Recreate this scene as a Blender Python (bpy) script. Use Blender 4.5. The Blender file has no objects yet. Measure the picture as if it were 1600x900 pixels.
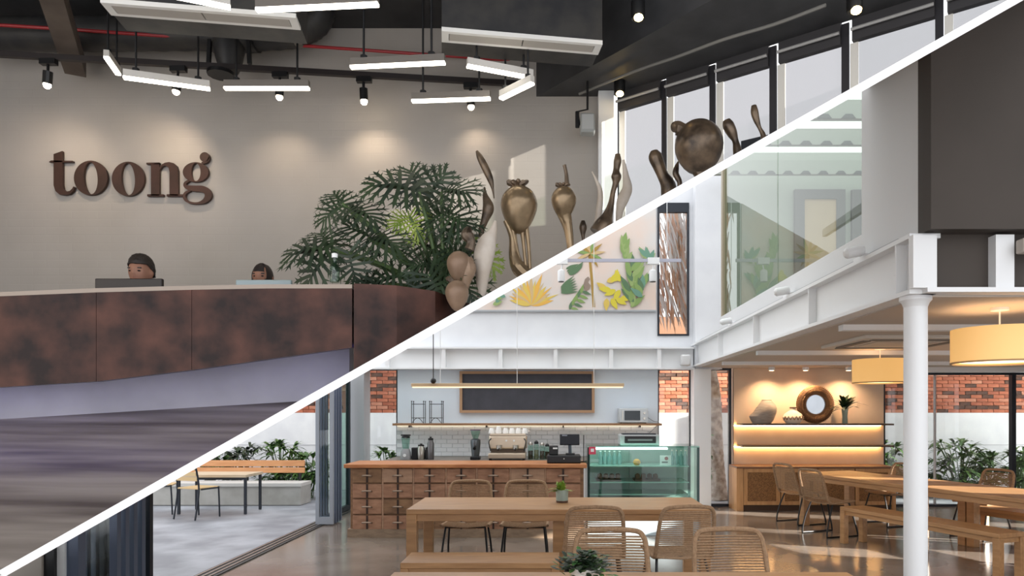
import bpy, bmesh, math, random
from mathutils import Vector, Matrix
PI = math.pi
sc = bpy.context.scene
COL = sc.collection
# ------------------------------------------------------------------ camera
F, VX, VY, EYE = 1100.0, 870.0, 645.0, 1.6
cam = bpy.data.cameras.new('camera'); cam_o = bpy.data.objects.new('camera', cam); COL.objects.link(cam_o)
cam.sensor_width = 36.0; cam.lens = F / 1600 * 36.0
cam.shift_x = (800 - VX) / 1600; cam.shift_y = (VY - 450) / 1600
cam_o.location = (0, 0, EYE); cam_o.rotation_euler = (PI / 2, 0, 0); cam.clip_start = .05; cam.clip_end = 200
sc.camera = cam_o
# ------------------------------------------------------------------ world, sun, exposure
w = bpy.data.worlds.new('world'); sc.world = w; w.use_nodes = True
bg = w.node_tree.nodes['Background']; bg.inputs[0].default_value = (.95, .97, 1.0, 1); bg.inputs[1].default_value = 1.15
sun = bpy.data.lights.new('sun', 'SUN'); sun.energy = 15.0; sun.angle = .009; sun.color = (1, .95, .86)
sun_o = bpy.data.objects.new('sun', sun); COL.objects.link(sun_o)
sun_o.rotation_euler = Vector((-.93, .30, -.225)).to_track_quat('-Z', 'Y').to_euler()
sun_o.location = (12, -4, 9)
vs = sc.view_settings; vs.view_transform = 'Standard'; vs.look = 'None'; vs.gamma = 1; vs.use_curve_mapping = False
vs.exposure = 0.88
# ------------------------------------------------------------------ helpers
def P(x, y, d): return Vector(((x - VX) / F * d, d, EYE + (VY - y) / F * d))
def X(px, d): return (px - VX) / F * d
def Z(py, d): return EYE + (VY - py) / F * d
def lin(c):
    c = c / 255.0
    return c / 12.92 if c <= .04045 else ((c + .055) / 1.055) ** 2.4
def rgb(c): return (lin(c[0]), lin(c[1]), lin(c[2]), 1)
PN = (P(0, 898, 1) - Vector((0, 0, EYE))).cross(P(1600, -7.6, 1) - Vector((0, 0, EYE))).normalized()
if PN.z < 0: PN = -PN
PC = Vector((0, 0, EYE))
MATS = {}
def M(name, col, rough=.5, metal=0, col2=None, vs=4, st=(1, 1, 1), bump=0, bs=None, em=None, es=0, spec=.5, coat=0, alpha=1, trans=0, lo=.35, hi=.65, ior=1.45, det=4):
    if name in MATS: return MATS[name]
    m = bpy.data.materials.new(name); m.use_nodes = True; MATS[name] = m
    n = m.node_tree.nodes; l = m.node_tree.links; b = n['Principled BSDF']
    b.inputs['Base Color'].default_value = rgb(col); b.inputs['Roughness'].default_value = rough
    b.inputs['Metallic'].default_value = metal; b.inputs['Specular IOR Level'].default_value = spec
    b.inputs['Coat Weight'].default_value = coat; b.inputs['Alpha'].default_value = alpha
    b.inputs['Transmission Weight'].default_value = trans; b.inputs['IOR'].default_value = ior
    if em: b.inputs['Emission Color'].default_value = rgb(em); b.inputs['Emission Strength'].default_value = es
    if col2 or bump:
        tc = n.new('ShaderNodeTexCoord'); mp = n.new('ShaderNodeMapping'); mp.inputs['Scale'].default_value = st
        l.new(tc.outputs['Object'], mp.inputs[0])
        nz = n.new('ShaderNodeTexNoise'); nz.inputs['Scale'].default_value = vs; nz.inputs['Detail'].default_value = det
        l.new(mp.outputs[0], nz.inputs['Vector'])
        if col2:
            r = n.new('ShaderNodeValToRGB'); r.color_ramp.elements[0].position = lo; r.color_ramp.elements[1].position = hi
            r.color_ramp.elements[0].color = rgb(col); r.color_ramp.elements[1].color = rgb(col2)
            l.new(nz.outputs[0], r.inputs[0]); l.new(r.outputs[0], b.inputs['Base Color'])
        if bump:
            src = nz
            if bs:
                src = n.new('ShaderNodeTexNoise'); src.inputs['Scale'].default_value = bs; l.new(mp.outputs[0], src.inputs['Vector'])
            bp = n.new('ShaderNodeBump'); bp.inputs['Strength'].default_value = bump; bp.inputs['Distance'].default_value = .02
            l.new(src.outputs[0], bp.inputs['Height']); l.new(bp.outputs[0], b.inputs['Normal'])
    return m
def brick_bump(m, scale, w, h, strength, axis='XZ', mortar=.01):
    n = m.node_tree.nodes; l = m.node_tree.links; b = n['Principled BSDF']
    tc = n.new('ShaderNodeTexCoord'); sp = n.new('ShaderNodeSeparateXYZ'); cb = n.new('ShaderNodeCombineXYZ')
    l.new(tc.outputs['Object'], sp.inputs[0]); l.new(sp.outputs[axis[0]], cb.inputs[0]); l.new(sp.outputs[axis[1]], cb.inputs[1])
    br = n.new('ShaderNodeTexBrick'); br.inputs['Scale'].default_value = scale; br.inputs['Brick Width'].default_value = w
    br.inputs['Row Height'].default_value = h; br.inputs['Mortar Size'].default_value = mortar
    l.new(cb.outputs[0], br.inputs[0])
    bp = n.new('ShaderNodeBump'); bp.inputs['Strength'].default_value = strength; bp.inputs['Distance'].default_value = .01; bp.invert = True
    l.new(br.outputs['Fac'], bp.inputs['Height']); l.new(bp.outputs[0], b.inputs['Normal'])
    return m
def glassmat(name, tint=(235, 245, 242), refl=.06, rough=0.0, solid=None, solid_amt=0, ior=1.5):
    """thin pane: transparent + fresnel gloss (no refraction needed for a flat pane)"""
    m = bpy.data.materials.new(name); m.use_nodes = True; MATS[name] = m
    n = m.node_tree.nodes; l = m.node_tree.links; n.clear()
    out = n.new('ShaderNodeOutputMaterial'); tr = n.new('ShaderNodeBsdfTransparent'); tr.inputs[0].default_value = rgb(tint)
    gl = n.new('ShaderNodeBsdfGlossy'); gl.inputs['Roughness'].default_value = rough
    fr = n.new('ShaderNodeFresnel'); fr.inputs[0].default_value = ior
    ma = n.new('ShaderNodeMath'); ma.operation = 'MULTIPLY_ADD'; ma.inputs[1].default_value = 1.0; ma.inputs[2].default_value = refl; ma.use_clamp = True
    l.new(fr.outputs[0], ma.inputs[0])
    ge = n.new('ShaderNodeNewGeometry'); sb = n.new('ShaderNodeMath'); sb.operation = 'SUBTRACT'; sb.inputs[0].default_value = 1; l.new(ge.outputs['Backfacing'], sb.inputs[1])
    mu_ = n.new('ShaderNodeMath'); mu_.operation = 'MULTIPLY'; l.new(ma.outputs[0], mu_.inputs[0]); l.new(sb.outputs[0], mu_.inputs[1])
    mx = n.new('ShaderNodeMixShader'); l.new(mu_.outputs[0], mx.inputs[0]); l.new(tr.outputs[0], mx.inputs[1]); l.new(gl.outputs[0], mx.inputs[2])
    last = mx
    if solid:
        df = n.new('ShaderNodeBsdfDiffuse'); df.inputs[0].default_value = rgb(solid)
        m2 = n.new('ShaderNodeMixShader'); m2.inputs[0].default_value = solid_amt
        l.new(mx.outputs[0], m2.inputs[1]); l.new(df.outputs[0], m2.inputs[2]); last = m2
    l.new(last.outputs[0], out.inputs[0])
    return m
def sheermat(name, col, openness, transl=.5):
    m = bpy.data.materials.new(name); m.use_nodes = True; MATS[name] = m
    n = m.node_tree.nodes; l = m.node_tree.links; n.clear()
    out = n.new('ShaderNodeOutputMaterial'); tr = n.new('ShaderNodeBsdfTransparent')
    df = n.new('ShaderNodeBsdfDiffuse'); df.inputs[0].default_value = rgb(col)
    tl = n.new('ShaderNodeBsdfTranslucent'); tl.inputs[0].default_value = rgb(col)
    a = n.new('ShaderNodeMixShader'); a.inputs[0].default_value = transl; l.new(df.outputs[0], a.inputs[1]); l.new(tl.outputs[0], a.inputs[2])
    b = n.new('ShaderNodeMixShader'); b.inputs[0].default_value = openness; l.new(a.outputs[0], b.inputs[1]); l.new(tr.outputs[0], b.inputs[2])
    l.new(b.outputs[0], out.inputs[0])
    return m
ORG = {}
def worg(o):
    return ORG.get(o.name, Vector((0, 0, 0)))
def link(o, parent=None):
    COL.objects.link(o)
    if parent: o.parent = parent
def tag(o, label, cat=None, group=None, kind=None):
    if label: o['label'] = label
    if cat: o['category'] = cat
    if group: o['group'] = group
    if kind: o['kind'] = kind
    return o
def thing(name, label, cat, loc, rz=0, group=None):
    o = bpy.data.objects.new(name, None); link(o); o.empty_display_size = .1
    o.location = loc; o.rotation_euler = (0, 0, rz); ORG[o.name] = Vector(loc)
    return tag(o, label, cat, group)
class MB:
    def __init__(s): s.v = []; s.f = []
    def add(s, vs, fs):
        b = len(s.v); s.v += [Vector(p) for p in vs]; s.f += [[i + b for i in f] for f in fs]; return s
    def box(s, x0, x1, y0, y1, z0, z1, mat=None):
        vs = [Vector((x, y, z)) for z in (z0, z1) for y in (y0, y1) for x in (x0, x1)]
        if mat is not None: vs = [mat @ p for p in vs]
        return s.add(vs, [(0, 2, 3, 1), (4, 5, 7, 6), (0, 1, 5, 4), (2, 6, 7, 3), (0, 4, 6, 2), (1, 3, 7, 5)])
    def hexa(s, b4, t4):
        return s.add(list(b4) + list(t4), [(3, 2, 1, 0), (4, 5, 6, 7), (0, 1, 5, 4), (1, 2, 6, 5), (2, 3, 7, 6), (3, 0, 4, 7)])
    def bar(s, a, b, w, h, up=Vector((0, 0, 1))):
        a = Vector(a); b = Vector(b); d = (b - a).normalized(); r = d.cross(up)
        if r.length < 1e-4: r = d.cross(Vector((0, 1, 0)))
        r.normalize(); u = r.cross(d).normalized(); r *= w / 2; u *= h / 2
        return s.hexa([a - r - u, a + r - u, b + r - u, b - r - u], [a - r + u, a + r + u, b + r + u, b - r + u])
    def prism(s, poly, ext):
        """poly: list of 3d points (planar ngon), ext: extrusion vector"""
        poly = [Vector(p) for p in poly]; n = len(poly); e = Vector(ext)
        fs = [list(range(n))[::-1], [i + n for i in range(n)]] + [[i, (i + 1) % n, (i + 1) % n + n, i + n] for i in range(n)]
        return s.add(poly + [p + e for p in poly], fs)
    def ring(s, outer, inner, ext):
        e = Vector(ext); n = len(outer); vs = [Vector(p) for p in outer] + [Vector(p) for p in inner]
        vs += [p + e for p in vs]; fs = []
        for i in range(n):
            j = (i + 1) % n
            fs += [(i, j, n + j, n + i), (2 * n + i, 3 * n + i, 3 * n + j, 2 * n + j), (i, 2 * n + i, 2 * n + j, j), (n + i, n + j, 3 * n + j, 3 * n + i)]
        return s.add(vs, fs)
    def tube(s, pts, r, n=8, closed=False, cap=True):
        pts = [Vector(p) for p in pts]; k = len(pts)
        rs = r if isinstance(r, (list, tuple)) else [r] * k
        vs = []; up = None
        for i in range(k):
            if closed: t = pts[(i + 1) % k] - pts[i - 1]
            else: t = pts[min(i + 1, k - 1)] - pts[max(i - 1, 0)]
            t.normalize()
            if up is None:
                up = Vector((0, 0, 1)) if abs(t.z) < .9 else Vector((0, 1, 0))
            a = t.cross(up).normalized(); up = a.cross(t).normalized()
            for j in range(n):
                q = 2 * PI * j / n; vs.append(pts[i] + (a * math.cos(q) + up * math.sin(q)) * rs[i])
        fs = []
        for i in range(k if closed else k - 1):
            for j in range(n):
                i2 = (i + 1) % k; fs.append((i * n + j, i * n + (j + 1) % n, i2 * n + (j + 1) % n, i2 * n + j))
        if cap and not closed: fs += [list(range(n))[::-1], [(k - 1) * n + j for j in range(n)]]
        return s.add(vs, fs)
    def lathe(s, prof, c=(0, 0, 0), n=16, mat=None, sx=1, sy=1):
        c = Vector(c); vs = []; k = len(prof)
        for r, z in prof:
            for j in range(n):
                q = 2 * PI * j / n; p = Vector((r * math.cos(q) * sx, r * math.sin(q) * sy, z))
                if mat is not None: p = mat @ p
                vs.append(p + c)
        fs = [(i * n + j, i * n + (j + 1) % n, (i + 1) * n + (j + 1) % n, (i + 1) * n + j) for i in range(k - 1) for j in range(n)]
        fs += [list(range(n))[::-1], [(k - 1) * n + j for j in range(n)]]
        return s.add(vs, fs)
    def ball(s, c, r, n=12, sx=1, sy=1, sz=1, mat=None):
        k = max(6, n // 2)
        return s.lathe([(r * math.sin(PI * i / k) + 1e-4, -r * sz * math.cos(PI * i / k)) for i in range(k + 1)], c, n, mat, sx, sy)
    def blade(s, base, d, length, width, droop=.3, n=4, side=None, fold=0):
        base = Vector(base); d = Vector(d).normalized()
        sd = side if side is not None else d.cross(Vector((0, 0, 1)))
        if sd.length < 1e-3: sd = Vector((1, 0, 0))
        sd = sd.normalized(); vs = []; fs = []
        for i in range(n + 1):
            t = i / n; p = base + d * length * t + Vector((0, 0, -droop * length * t * t))
            wd = width * (math.sin(PI * min(1, .12 + .88 * t)) ** .8) * .5 + .0006
            vs += [p - sd * wd, p + Vector((0, 0, -fold * wd)), p + sd * wd]
        for i in range(n):
            a = i * 3; fs += [(a, a + 1, a + 4, a + 3), (a + 1, a + 2, a + 5, a + 4)]
        return s.add(vs, fs)
    def build(s, name, mat, parent=None, bevel=0, local=False, cut=0, kind=None, flat=False, rz=None, loc=None):
        bm = bmesh.new(); vv = [bm.verts.new(p) for p in s.v]
        for f in s.f:
            try: bm.faces.new([vv[i] for i in f])
            except ValueError: pass
        bmesh.ops.recalc_face_normals(bm, faces=bm.faces)
        if cut:
            g = bmesh.ops.bisect_plane(bm, geom=list(bm.verts) + list(bm.edges) + list(bm.faces), dist=1e-5, plane_co=PC, plane_no=PN,
                                       clear_outer=cut < 0, clear_inner=cut > 0)
            ed = [e for e in g['geom_cut'] if isinstance(e, bmesh.types.BMEdge)]
            if ed:
                try: bmesh.ops.holes_fill(bm, edges=ed, sides=0)
                except Exception: pass
        if not bm.verts: bm.free(); return None
        o = bpy.data.objects.new(name, None) if False else None
        if parent is not None: org = Vector((0, 0, 0)) if local else worg(parent)
        elif local: org = Vector((0, 0, 0))
        else:
            xs = [p.co.x for p in bm.verts]; ys = [p.co.y for p in bm.verts]; zs = [p.co.z for p in bm.verts]
            org = Vector(((min(xs) + max(xs)) / 2, (min(ys) + max(ys)) / 2, min(zs)))
        for p in bm.verts: p.co -= org
        me = bpy.data.meshes.new(name); bm.to_mesh(me); bm.free()
        if not flat:
            me.polygons.foreach_set('use_smooth', [True] * len(me.polygons)); me.set_sharp_from_angle(angle=.62)
        me.materials.append(mat)
        o = bpy.data.objects.new(name, me); link(o, parent)
        if parent is None and not local: o.location = org; ORG[o.name] = org
        else:
            ORG[o.name] = worg(parent) if (parent is not None and not local) else Vector((0, 0, 0))
        if loc is not None: o.location = loc
        if bevel:
            b = o.modifiers.new('bevel', 'BEVEL'); b.width = bevel; b.segments = 2; b.limit_method = 'ANGLE'
        if kind: o['kind'] = kind
        return o
def struct(name, mb, mat, label=None, **k):
    o = mb.build(name, mat, **k)
    if o is not None:
        o['kind'] = 'structure'
        if label: o['label'] = label
    return o
def copy_tree(o, parent=None):
    c = o.copy(); COL.objects.link(c); c.parent = parent
    for ch in list(o.children): copy_tree(ch, c)
    return c
def bez(pts, n=8):
    """Catmull-Rom through points"""
    pts = [Vector(p) for p in pts]; out = []
    for i in range(len(pts) - 1):
        p0 = pts[max(i - 1, 0)]; p1 = pts[i]; p2 = pts[i + 1]; p3 = pts[min(i + 2, len(pts) - 1)]
        for k in range(n):
            t = k / n
            out.append(.5 * ((2 * p1) + (p2 - p0) * t + (2 * p0 - 5 * p1 + 4 * p2 - p3) * t * t + (3 * p1 - p0 - 3 * p2 + p3) * t ** 3))
    out.append(pts[-1]); return out
def spot(name, loc, target, energy, size=60, blend=.6, col=(1, .82, .62), parent=None, radius=.03):
    l = bpy.data.lights.new(name, 'SPOT'); l.energy = energy; l.spot_size = math.radians(size); l.spot_blend = blend; l.color = col; l.shadow_soft_size = radius
    o = bpy.data.objects.new(name, l); link(o, parent)
    o.location = Vector(loc) - (worg(parent) if parent else Vector((0, 0, 0)))
    o.rotation_euler = (Vector(target) - Vector(loc)).to_track_quat('-Z', 'Y').to_euler()
    return o
random.seed(5)
# ------------------------------------------------------------------ materials
white = M('white_paint', (232, 233, 234), .5)
white_wall = M('white_plaster', (226, 228, 231), .75, col2=(218, 220, 224), vs=2)
pale_blue = M('pale_blue_paint', (224, 233, 241), .7, col2=(218, 228, 238), vs=1.5)
grey_paint = M('grey_paint', (165, 168, 172), .5)
dark_metal = M('dark_metal', (38, 42, 50), .45, metal=.3)
black = M('black_plastic', (20, 20, 22), .4)
chrome = M('brushed_steel', (185, 180, 172), .28, metal=1)
wood = M('honey_wood', (158, 116, 76), .4, col2=(182, 138, 94), vs=3, st=(1.2, 9, 9), bump=.05, lo=.3, hi=.7)
wood_y = M('honey_wood_lengthwise', (150, 110, 72), .42, col2=(176, 134, 92), vs=3, st=(9, 1.2, 9), bump=.05, lo=.3, hi=.7)
old_wood = M('reclaimed_wood', (130, 92, 70), .6, col2=(180, 136, 108), vs=3.2, st=(2, 6, 6), bump=.15, lo=.25, hi=.75)
old_wood_b = M('reclaimed_wood_pale', (152, 118, 96), .65, col2=(186, 150, 122), vs=3.5, st=(2, 6, 6), bump=.15, lo=.25, hi=.75)
old_wood_c = M('reclaimed_wood_dark', (108, 78, 56), .6, col2=(154, 118, 86), vs=3, st=(2, 7, 7), bump=.15, lo=.25, hi=.75)
rope = M('tan_rope', (140, 111, 84), .8, col2=(162, 131, 101), vs=60, bump=.3)
leaf_dark = M('dark_green_leaf', (24, 40, 26), .5, col2=(44, 62, 36), vs=6)
leaf_mid = M('mid_green_leaf', (50, 84, 42), .5, col2=(92, 124, 60), vs=8)
leaf_lite = M('fresh_green_leaf', (110, 140, 50), .45, col2=(160, 176, 74), vs=8)
stem_m = M('green_stem', (78, 100, 56), .5)
clear = glassmat('clear_glass', (250, 252, 251), .01)
green_glass = glassmat('green_glass', (206, 228, 220), .03)
# ================================================================== slanted slab that carries the lobby over the cafe
def pl(px, d): return P(px, 898 - .566 * px, d)
m = MB(); D0, D1, TH = 3.0, 6.66, .034
u = PN * TH / 2
m.prism([pl(*q) - u for q in ((-260, D0), (1800, D0), (1800, 4.3), (1640, 4.66), (950, 6.64), (940, D1), (565, D1), (520, 5.05), (-260, 4.62))], u * 2)
slab_m = M('bright_white_paint', (250, 250, 250), .6)
struct('wall_slanted', m, slab_m, 'white slanted slab edge crossing the whole picture from corner to corner')
# ================================================================== LOBBY setting
lob_wall = M('lobby_painted_brick', (170, 164, 158), .8, col2=(162, 156, 149), vs=1.2)
brick_bump(lob_wall, 1, .24, .075, .25, 'XZ', .006)
dark_ceil = M('dark_ceiling', (52, 52, 54), .7, col2=(40, 40, 42), vs=3, bump=.2)
dark_duct = M('dark_duct', (46, 46, 48), .5, col2=(62, 60, 58), vs=6, bump=.15, metal=.2)
CEIL = 5.15
struct('wall_back', MB().box(-5.8, .45, 6.5, 6.65, 1.29, CEIL + .1), lob_wall, 'light grey-beige painted brick wall behind the reception', cut=1)
struct('wall_left', MB().box(-5.95, -5.8, 1.0, 6.65, 1.29, CEIL + .1), lob_wall, cut=1)
struct('ceiling', MB().prism([(-5.95, 1.5, CEIL), (3.6, 1.5, CEIL), (3.6, 4.25, CEIL), (.62, 6.65, CEIL), (-5.95, 6.65, CEIL)], (0, 0, .12)), dark_ceil, 'dark painted lobby ceiling')
# window wall line
W0, W1 = Vector((.50, 6.47, 0)), Vector((2.69, 4.85, 0)); WD = W1 - W0
def wt(px):
    k = (px - VX) / F
    return (k * W0.y - W0.x) / (WD.x - k * WD.y)
def wp(px, z, off=0):
    p = W0 + WD * wt(px); nn = Vector((WD.y, -WD.x, 0)).normalized()   # towards the room
    p = p + nn * off; return Vector((p.x, p.y, z))
nn = Vector((WD.y, -WD.x, 0)).normalized()
# dark soffit beam
m = MB(); z0 = 4.52
pts = [P(838, 140, 6.5), Vector((.50, 6.5, 0)), wp(1800, 0), Vector((X(1330, 4.2), 4.2, 0))]
pts = [Vector((p.x, p.y, z0)) for p in pts]
m.prism(pts, (0, 0, CEIL - z0))
struct('trim_1', m, M('soffit_charcoal', (66, 66, 68), .6, col2=(54, 54, 56), vs=4), 'dark soffit beam running above the lobby windows')
pts = bez([P(905, 147, 6.35), P(990, 112, 5.9), P(1060, 88, 5.55), P(1130, 62, 5.2), P(1210, 38, 4.9), P(1290, 8, 4.62)], 5)
tag(MB().tube(pts, .012, 6).build('ceiling_cable', M('cable_grey', (120, 118, 114), .6)), 'thin pale cable sagging along the dark soffit above the windows', 'cable')
# pillar at the corner
struct('trim_2', MB().box(X(935, 6.4), X(959, 6.4), 6.38, 6.5, 2, 4.52), white, 'white corner pillar beside the lobby windows', cut=1)
# window posts, fins, blinds
mull = [(962, 968), (1031, 1043), (1106, 1120), (1200, 1216), (1313, 1330), (1460, 1478), (1640, 1660), (1860, 1880)]
frame_dark = M('window_frame_dark', (44, 42, 46), .5)
fin_m = M('pale_fin', (228, 224, 216), .6)
sheer = sheermat('sheer_blind', (96, 92, 100), .52, .35)
wroot = None
for i, (a, b) in enumerate(mull):
    ww = struct('window_%d' % (i + 1), MB().hexa(*[[wp(a, z, -.05), wp(b - 5, z, -.05), wp(b - 5, z, -.03), wp(a, z, -.03)] for z in (1.2, 4.52)]), frame_dark,
                'tall lobby window bay with dark post and lowered sheer blind', cut=1)
    if ww is None: continue
    fin = MB().hexa(*[[wp(b - 4, z, -.05), wp(b + 5 + i, z, -.05), wp(b + 5 + i, z, -.04), wp(b - 4, z, -.04)] for z in (1.2, 4.36)]).build('fin', fin_m, ww, cut=1)
    if i < len(mull) - 1:
        n0 = b + 5 + i; n1 = mull[i + 1][0]
        MB().hexa(*[[wp(n0, z, -.06), wp(n1, z, -.06), wp(n1, z, -.055), wp(n0, z, -.055)] for z in (1.2, 4.42)]).build('blind', sheer, ww, cut=1)
        MB().hexa(*[[wp(n0 - 8, z, -.05), wp(n1, z, -.05), wp(n1, z, .0), wp(n0 - 8, z, .0)] for z in (4.36, 4.62)]).build('blind_box', M('blind_box', (58, 56, 58), .6), ww)
        MB().tube([wp(n0 - 8, 4.43, .03), wp(n1, 4.43, .03)], .012, 6).build('blind_tube', M('tube_grey', (170, 168, 166), .5), ww)
struct('trim_3', MB().hexa(*[[wp(1160, z, .02), wp(1202, z, .02), wp(1202, z, .03), wp(1160, z, .03)] for z in (2.6, 3.8)]), dark_metal, 'dark low panel in front of the sheer blind', cut=1)
# lobby floor: gently rising polished concrete
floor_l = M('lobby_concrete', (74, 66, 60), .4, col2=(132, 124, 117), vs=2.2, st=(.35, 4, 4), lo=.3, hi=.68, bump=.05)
A, B, C = P(0, 655, 4.45), P(500, 625, 4.8), P(0, 892, 3.02)
e1 = B - A; e2 = C - A
m = MB(); q = [A - e1 * .8 + e2 * 1.3, A + e1 * 1.6 + e2 * 1.3, A + e1 * 1.6 - e2 * .3, A - e1 * .8 - e2 * .3]
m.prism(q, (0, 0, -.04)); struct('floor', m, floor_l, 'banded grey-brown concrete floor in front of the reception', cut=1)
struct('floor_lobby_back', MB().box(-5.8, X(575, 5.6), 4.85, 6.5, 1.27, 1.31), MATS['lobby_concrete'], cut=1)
# ================================================================== reception counter
copper = M('aged_copper', (32, 23, 22), .33, metal=.6, col2=(84, 54, 45), vs=4.5, lo=.35, hi=.78, bump=.08, bs=7, det=8)
top_m = M('counter_top_stone', (150, 136, 124), .4)
base_m = M('counter_base', (158, 156, 158), .55, col2=(142, 140, 142), vs=2)
tops = [(-330, 462, 4.12), (0, 455, 4.18), (150, 449, 4.22), (300, 445, 4.28), (420, 443, 4.34), (550, 443, 4.42)]
bots = [(-330, 615, 4.12), (0, 605, 4.18), (150, 596, 4.22), (300, 578, 4.28), (420, 561, 4.34), (550, 543, 4.42)]
cn = thing('reception_counter', 'long curved reception counter faced with aged copper panels', 'counter', P(300, 640, 4.5))
for i in range(5):
    t0, t1, b0, b1 = (P(*tops[i]), P(*tops[i + 1]), P(*bots[i]), P(*bots[i + 1])); t0.z -= .03; t1.z -= .03
    g = (t1 - t0) * (.004 if i in (2,) else 0); e = Vector((0, .05, 0))
    MB().hexa([b0 + g, b1 - g, b1 - g + e, b0 + g + e], [t0 + g, t1 - g, t1 - g + e, t0 + g + e]).build('copper_panel', copper, cn)
    e2_ = Vector((0, .55, .05))
    MB().hexa([t0, t1, t1 + e2_, t0 + e2_], [p + Vector((0, 0, .025)) for p in (t0, t1, t1 + e2_, t0 + e2_)]).build('counter_top', top_m, cn)
    bb0, bb1 = b0 + Vector((0, .04, .0)), b1 + Vector((0, .04, .0))
    uu = Vector((0, .3, -.06)); 
    f0, f1 = A + e1 * ((tops[i][0]) / 500), A + e1 * (tops[i + 1][0] / 500)
    MB().hexa([f0 - Vector((0, .0, .05)), f1 - Vector((0, .0, .05)), f1 + Vector((0, .1, -.05)), f0 + Vector((0, .1, -.05))],
              [Vector((f0.x, f0.y, b0.z + .1)), Vector((f1.x, f1.y, b1.z + .1)), Vector((f1.x, f1.y + .1, b1.z + .1)), Vector((f0.x, f0.y + .1, b0.z + .1))]).build('base_panel', base_m, cn, cut=1)
    MB().bar(bb0 + Vector((0, .05, .02)), bb1 + Vector((0, .05, .02)), .04, .012).build('light_strip', M('violet_led', (160, 150, 255), em=(150, 140, 255), es=2.6), cn)
# end block of the counter, down to the slab
r = [(553, 443, 4.42), (620, 446, 4.5), (680, 455, 4.62), (735, 475, 4.8)]
for i in range(3):
    t0, t1 = P(*r[i]), P(*r[i + 1]); e = Vector((0, .5, 0)); dn = Vector((0, 0, -1.0))
    MB().hexa([t0 + dn, t1 + dn, t1 + dn + e, t0 + dn + e], [t0, t1, t1 + e, t0 + e]).build('copper_panel', copper, cn, cut=1)
# ================================================================== wall sign letters
sgn = thing('wall_sign', 'dark bronze serif lettering reading toong mounted on the lobby wall'.replace('reading toong ', ''), 'sign', P(205, 318, 6.47))
bronze_l = M('dark_bronze', (58, 42, 34), .5, metal=.3, col2=(76, 52, 44), vs=3)
SD = 6.462
def S(x, y): return P(60 + x / 5.517, 215 + y / 5.517, SD)
EX = (0, .028, 0)
def ell(cx, cy, rx, ry, n=40, tilt=0):
    return [S(cx + rx * math.cos(t) + tilt * ry * math.sin(t), cy + ry * math.sin(t)) for t in [2 * PI * i / n for i in range(n)]]
def ribbon(mb, pts):
    """variable width stroke (x, y, w) smoothed"""
    sp = bez([Vector(p) for p in pts], 6); L = []; R = []
    for i, p in enumerate(sp):
        t = sp[min(i + 1, len(sp) - 1)] - sp[max(i - 1, 0)]; t.z = 0; t.normalize(); n_ = Vector((-t.y, t.x, 0)) * p.z / 2
        L.append(S(p.x + n_.x, p.y + n_.y)); R.append(S(p.x - n_.x, p.y - n_.y))
    for i in range(len(sp) - 1): mb.prism([L[i], L[i + 1], R[i + 1], R[i]], EX)
m = MB(); m.prism([S(*p) for p in [(130, 142), (205, 115), (207, 400), (215, 442), (240, 464), (268, 460), (290, 440), (301, 420), (312, 425), (300, 460), (270, 487), (225, 496), (180, 490), (146, 460), (130, 410)]], EX)
m.prism([S(*p) for p in [(92, 207), (108, 197), (296, 199), (296, 212), (92, 212)]], EX); m.build('letter', bronze_l, sgn)
MB().ring(ell(450, 347, 145, 149), ell(450, 349, 60, 138, tilt=.05), EX).build('letter', bronze_l, sgn)
MB().ring(ell(773, 355, 141, 148), ell(773, 357, 59, 138, tilt=.05), EX).build('letter', bronze_l, sgn)
m = MB(); m.prism([S(*p) for p in [(970, 228), (1042, 214), (1042, 500), (970, 500)]], EX)
m.prism([S(*p) for p in [(930, 216), (1042, 214), (1042, 230), (930, 230)]], EX)
m.prism([S(*p) for p in [(937, 488), (1077, 488), (1077, 506), (937, 506)]], EX)
m.prism([S(*p) for p in [(1105, 488), (1243, 488), (1243, 506), (1105, 506)]], EX)
m.prism([S(*p) for p in [(1130, 500), (1130, 300), (1122, 262), (1108, 246), (1088, 240), (1066, 250), (1042, 282), (1042, 262), (1062, 232), (1090, 216), (1125, 210), (1165, 220), (1192, 244), (1204, 285), (1206, 500)]], EX)
m.build('letter', bronze_l, sgn)
m = MB(); m.ring(ell(1355, 297, 111, 86), ell(1357, 297, 40, 77), EX)
m.prism(ell(1432, 167, 42, 42, 24), EX); ribbon(m, [(1470, 165, 14), (1462, 195, 16), (1440, 212, 16), (1405, 216, 14)])
ribbon(m, [(1300, 368, 16), (1268, 388, 22), (1262, 412, 26), (1290, 430, 40), (1350, 438, 50), (1410, 442, 54), (1452, 464, 58), (1462, 505, 60), (1430, 545, 38), (1375, 564, 18), (1310, 560, 18), (1266, 535, 22), (1256, 500, 24), (1272, 472, 20), (1310, 455, 14)])
m.build('letter', bronze_l, sgn)
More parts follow.
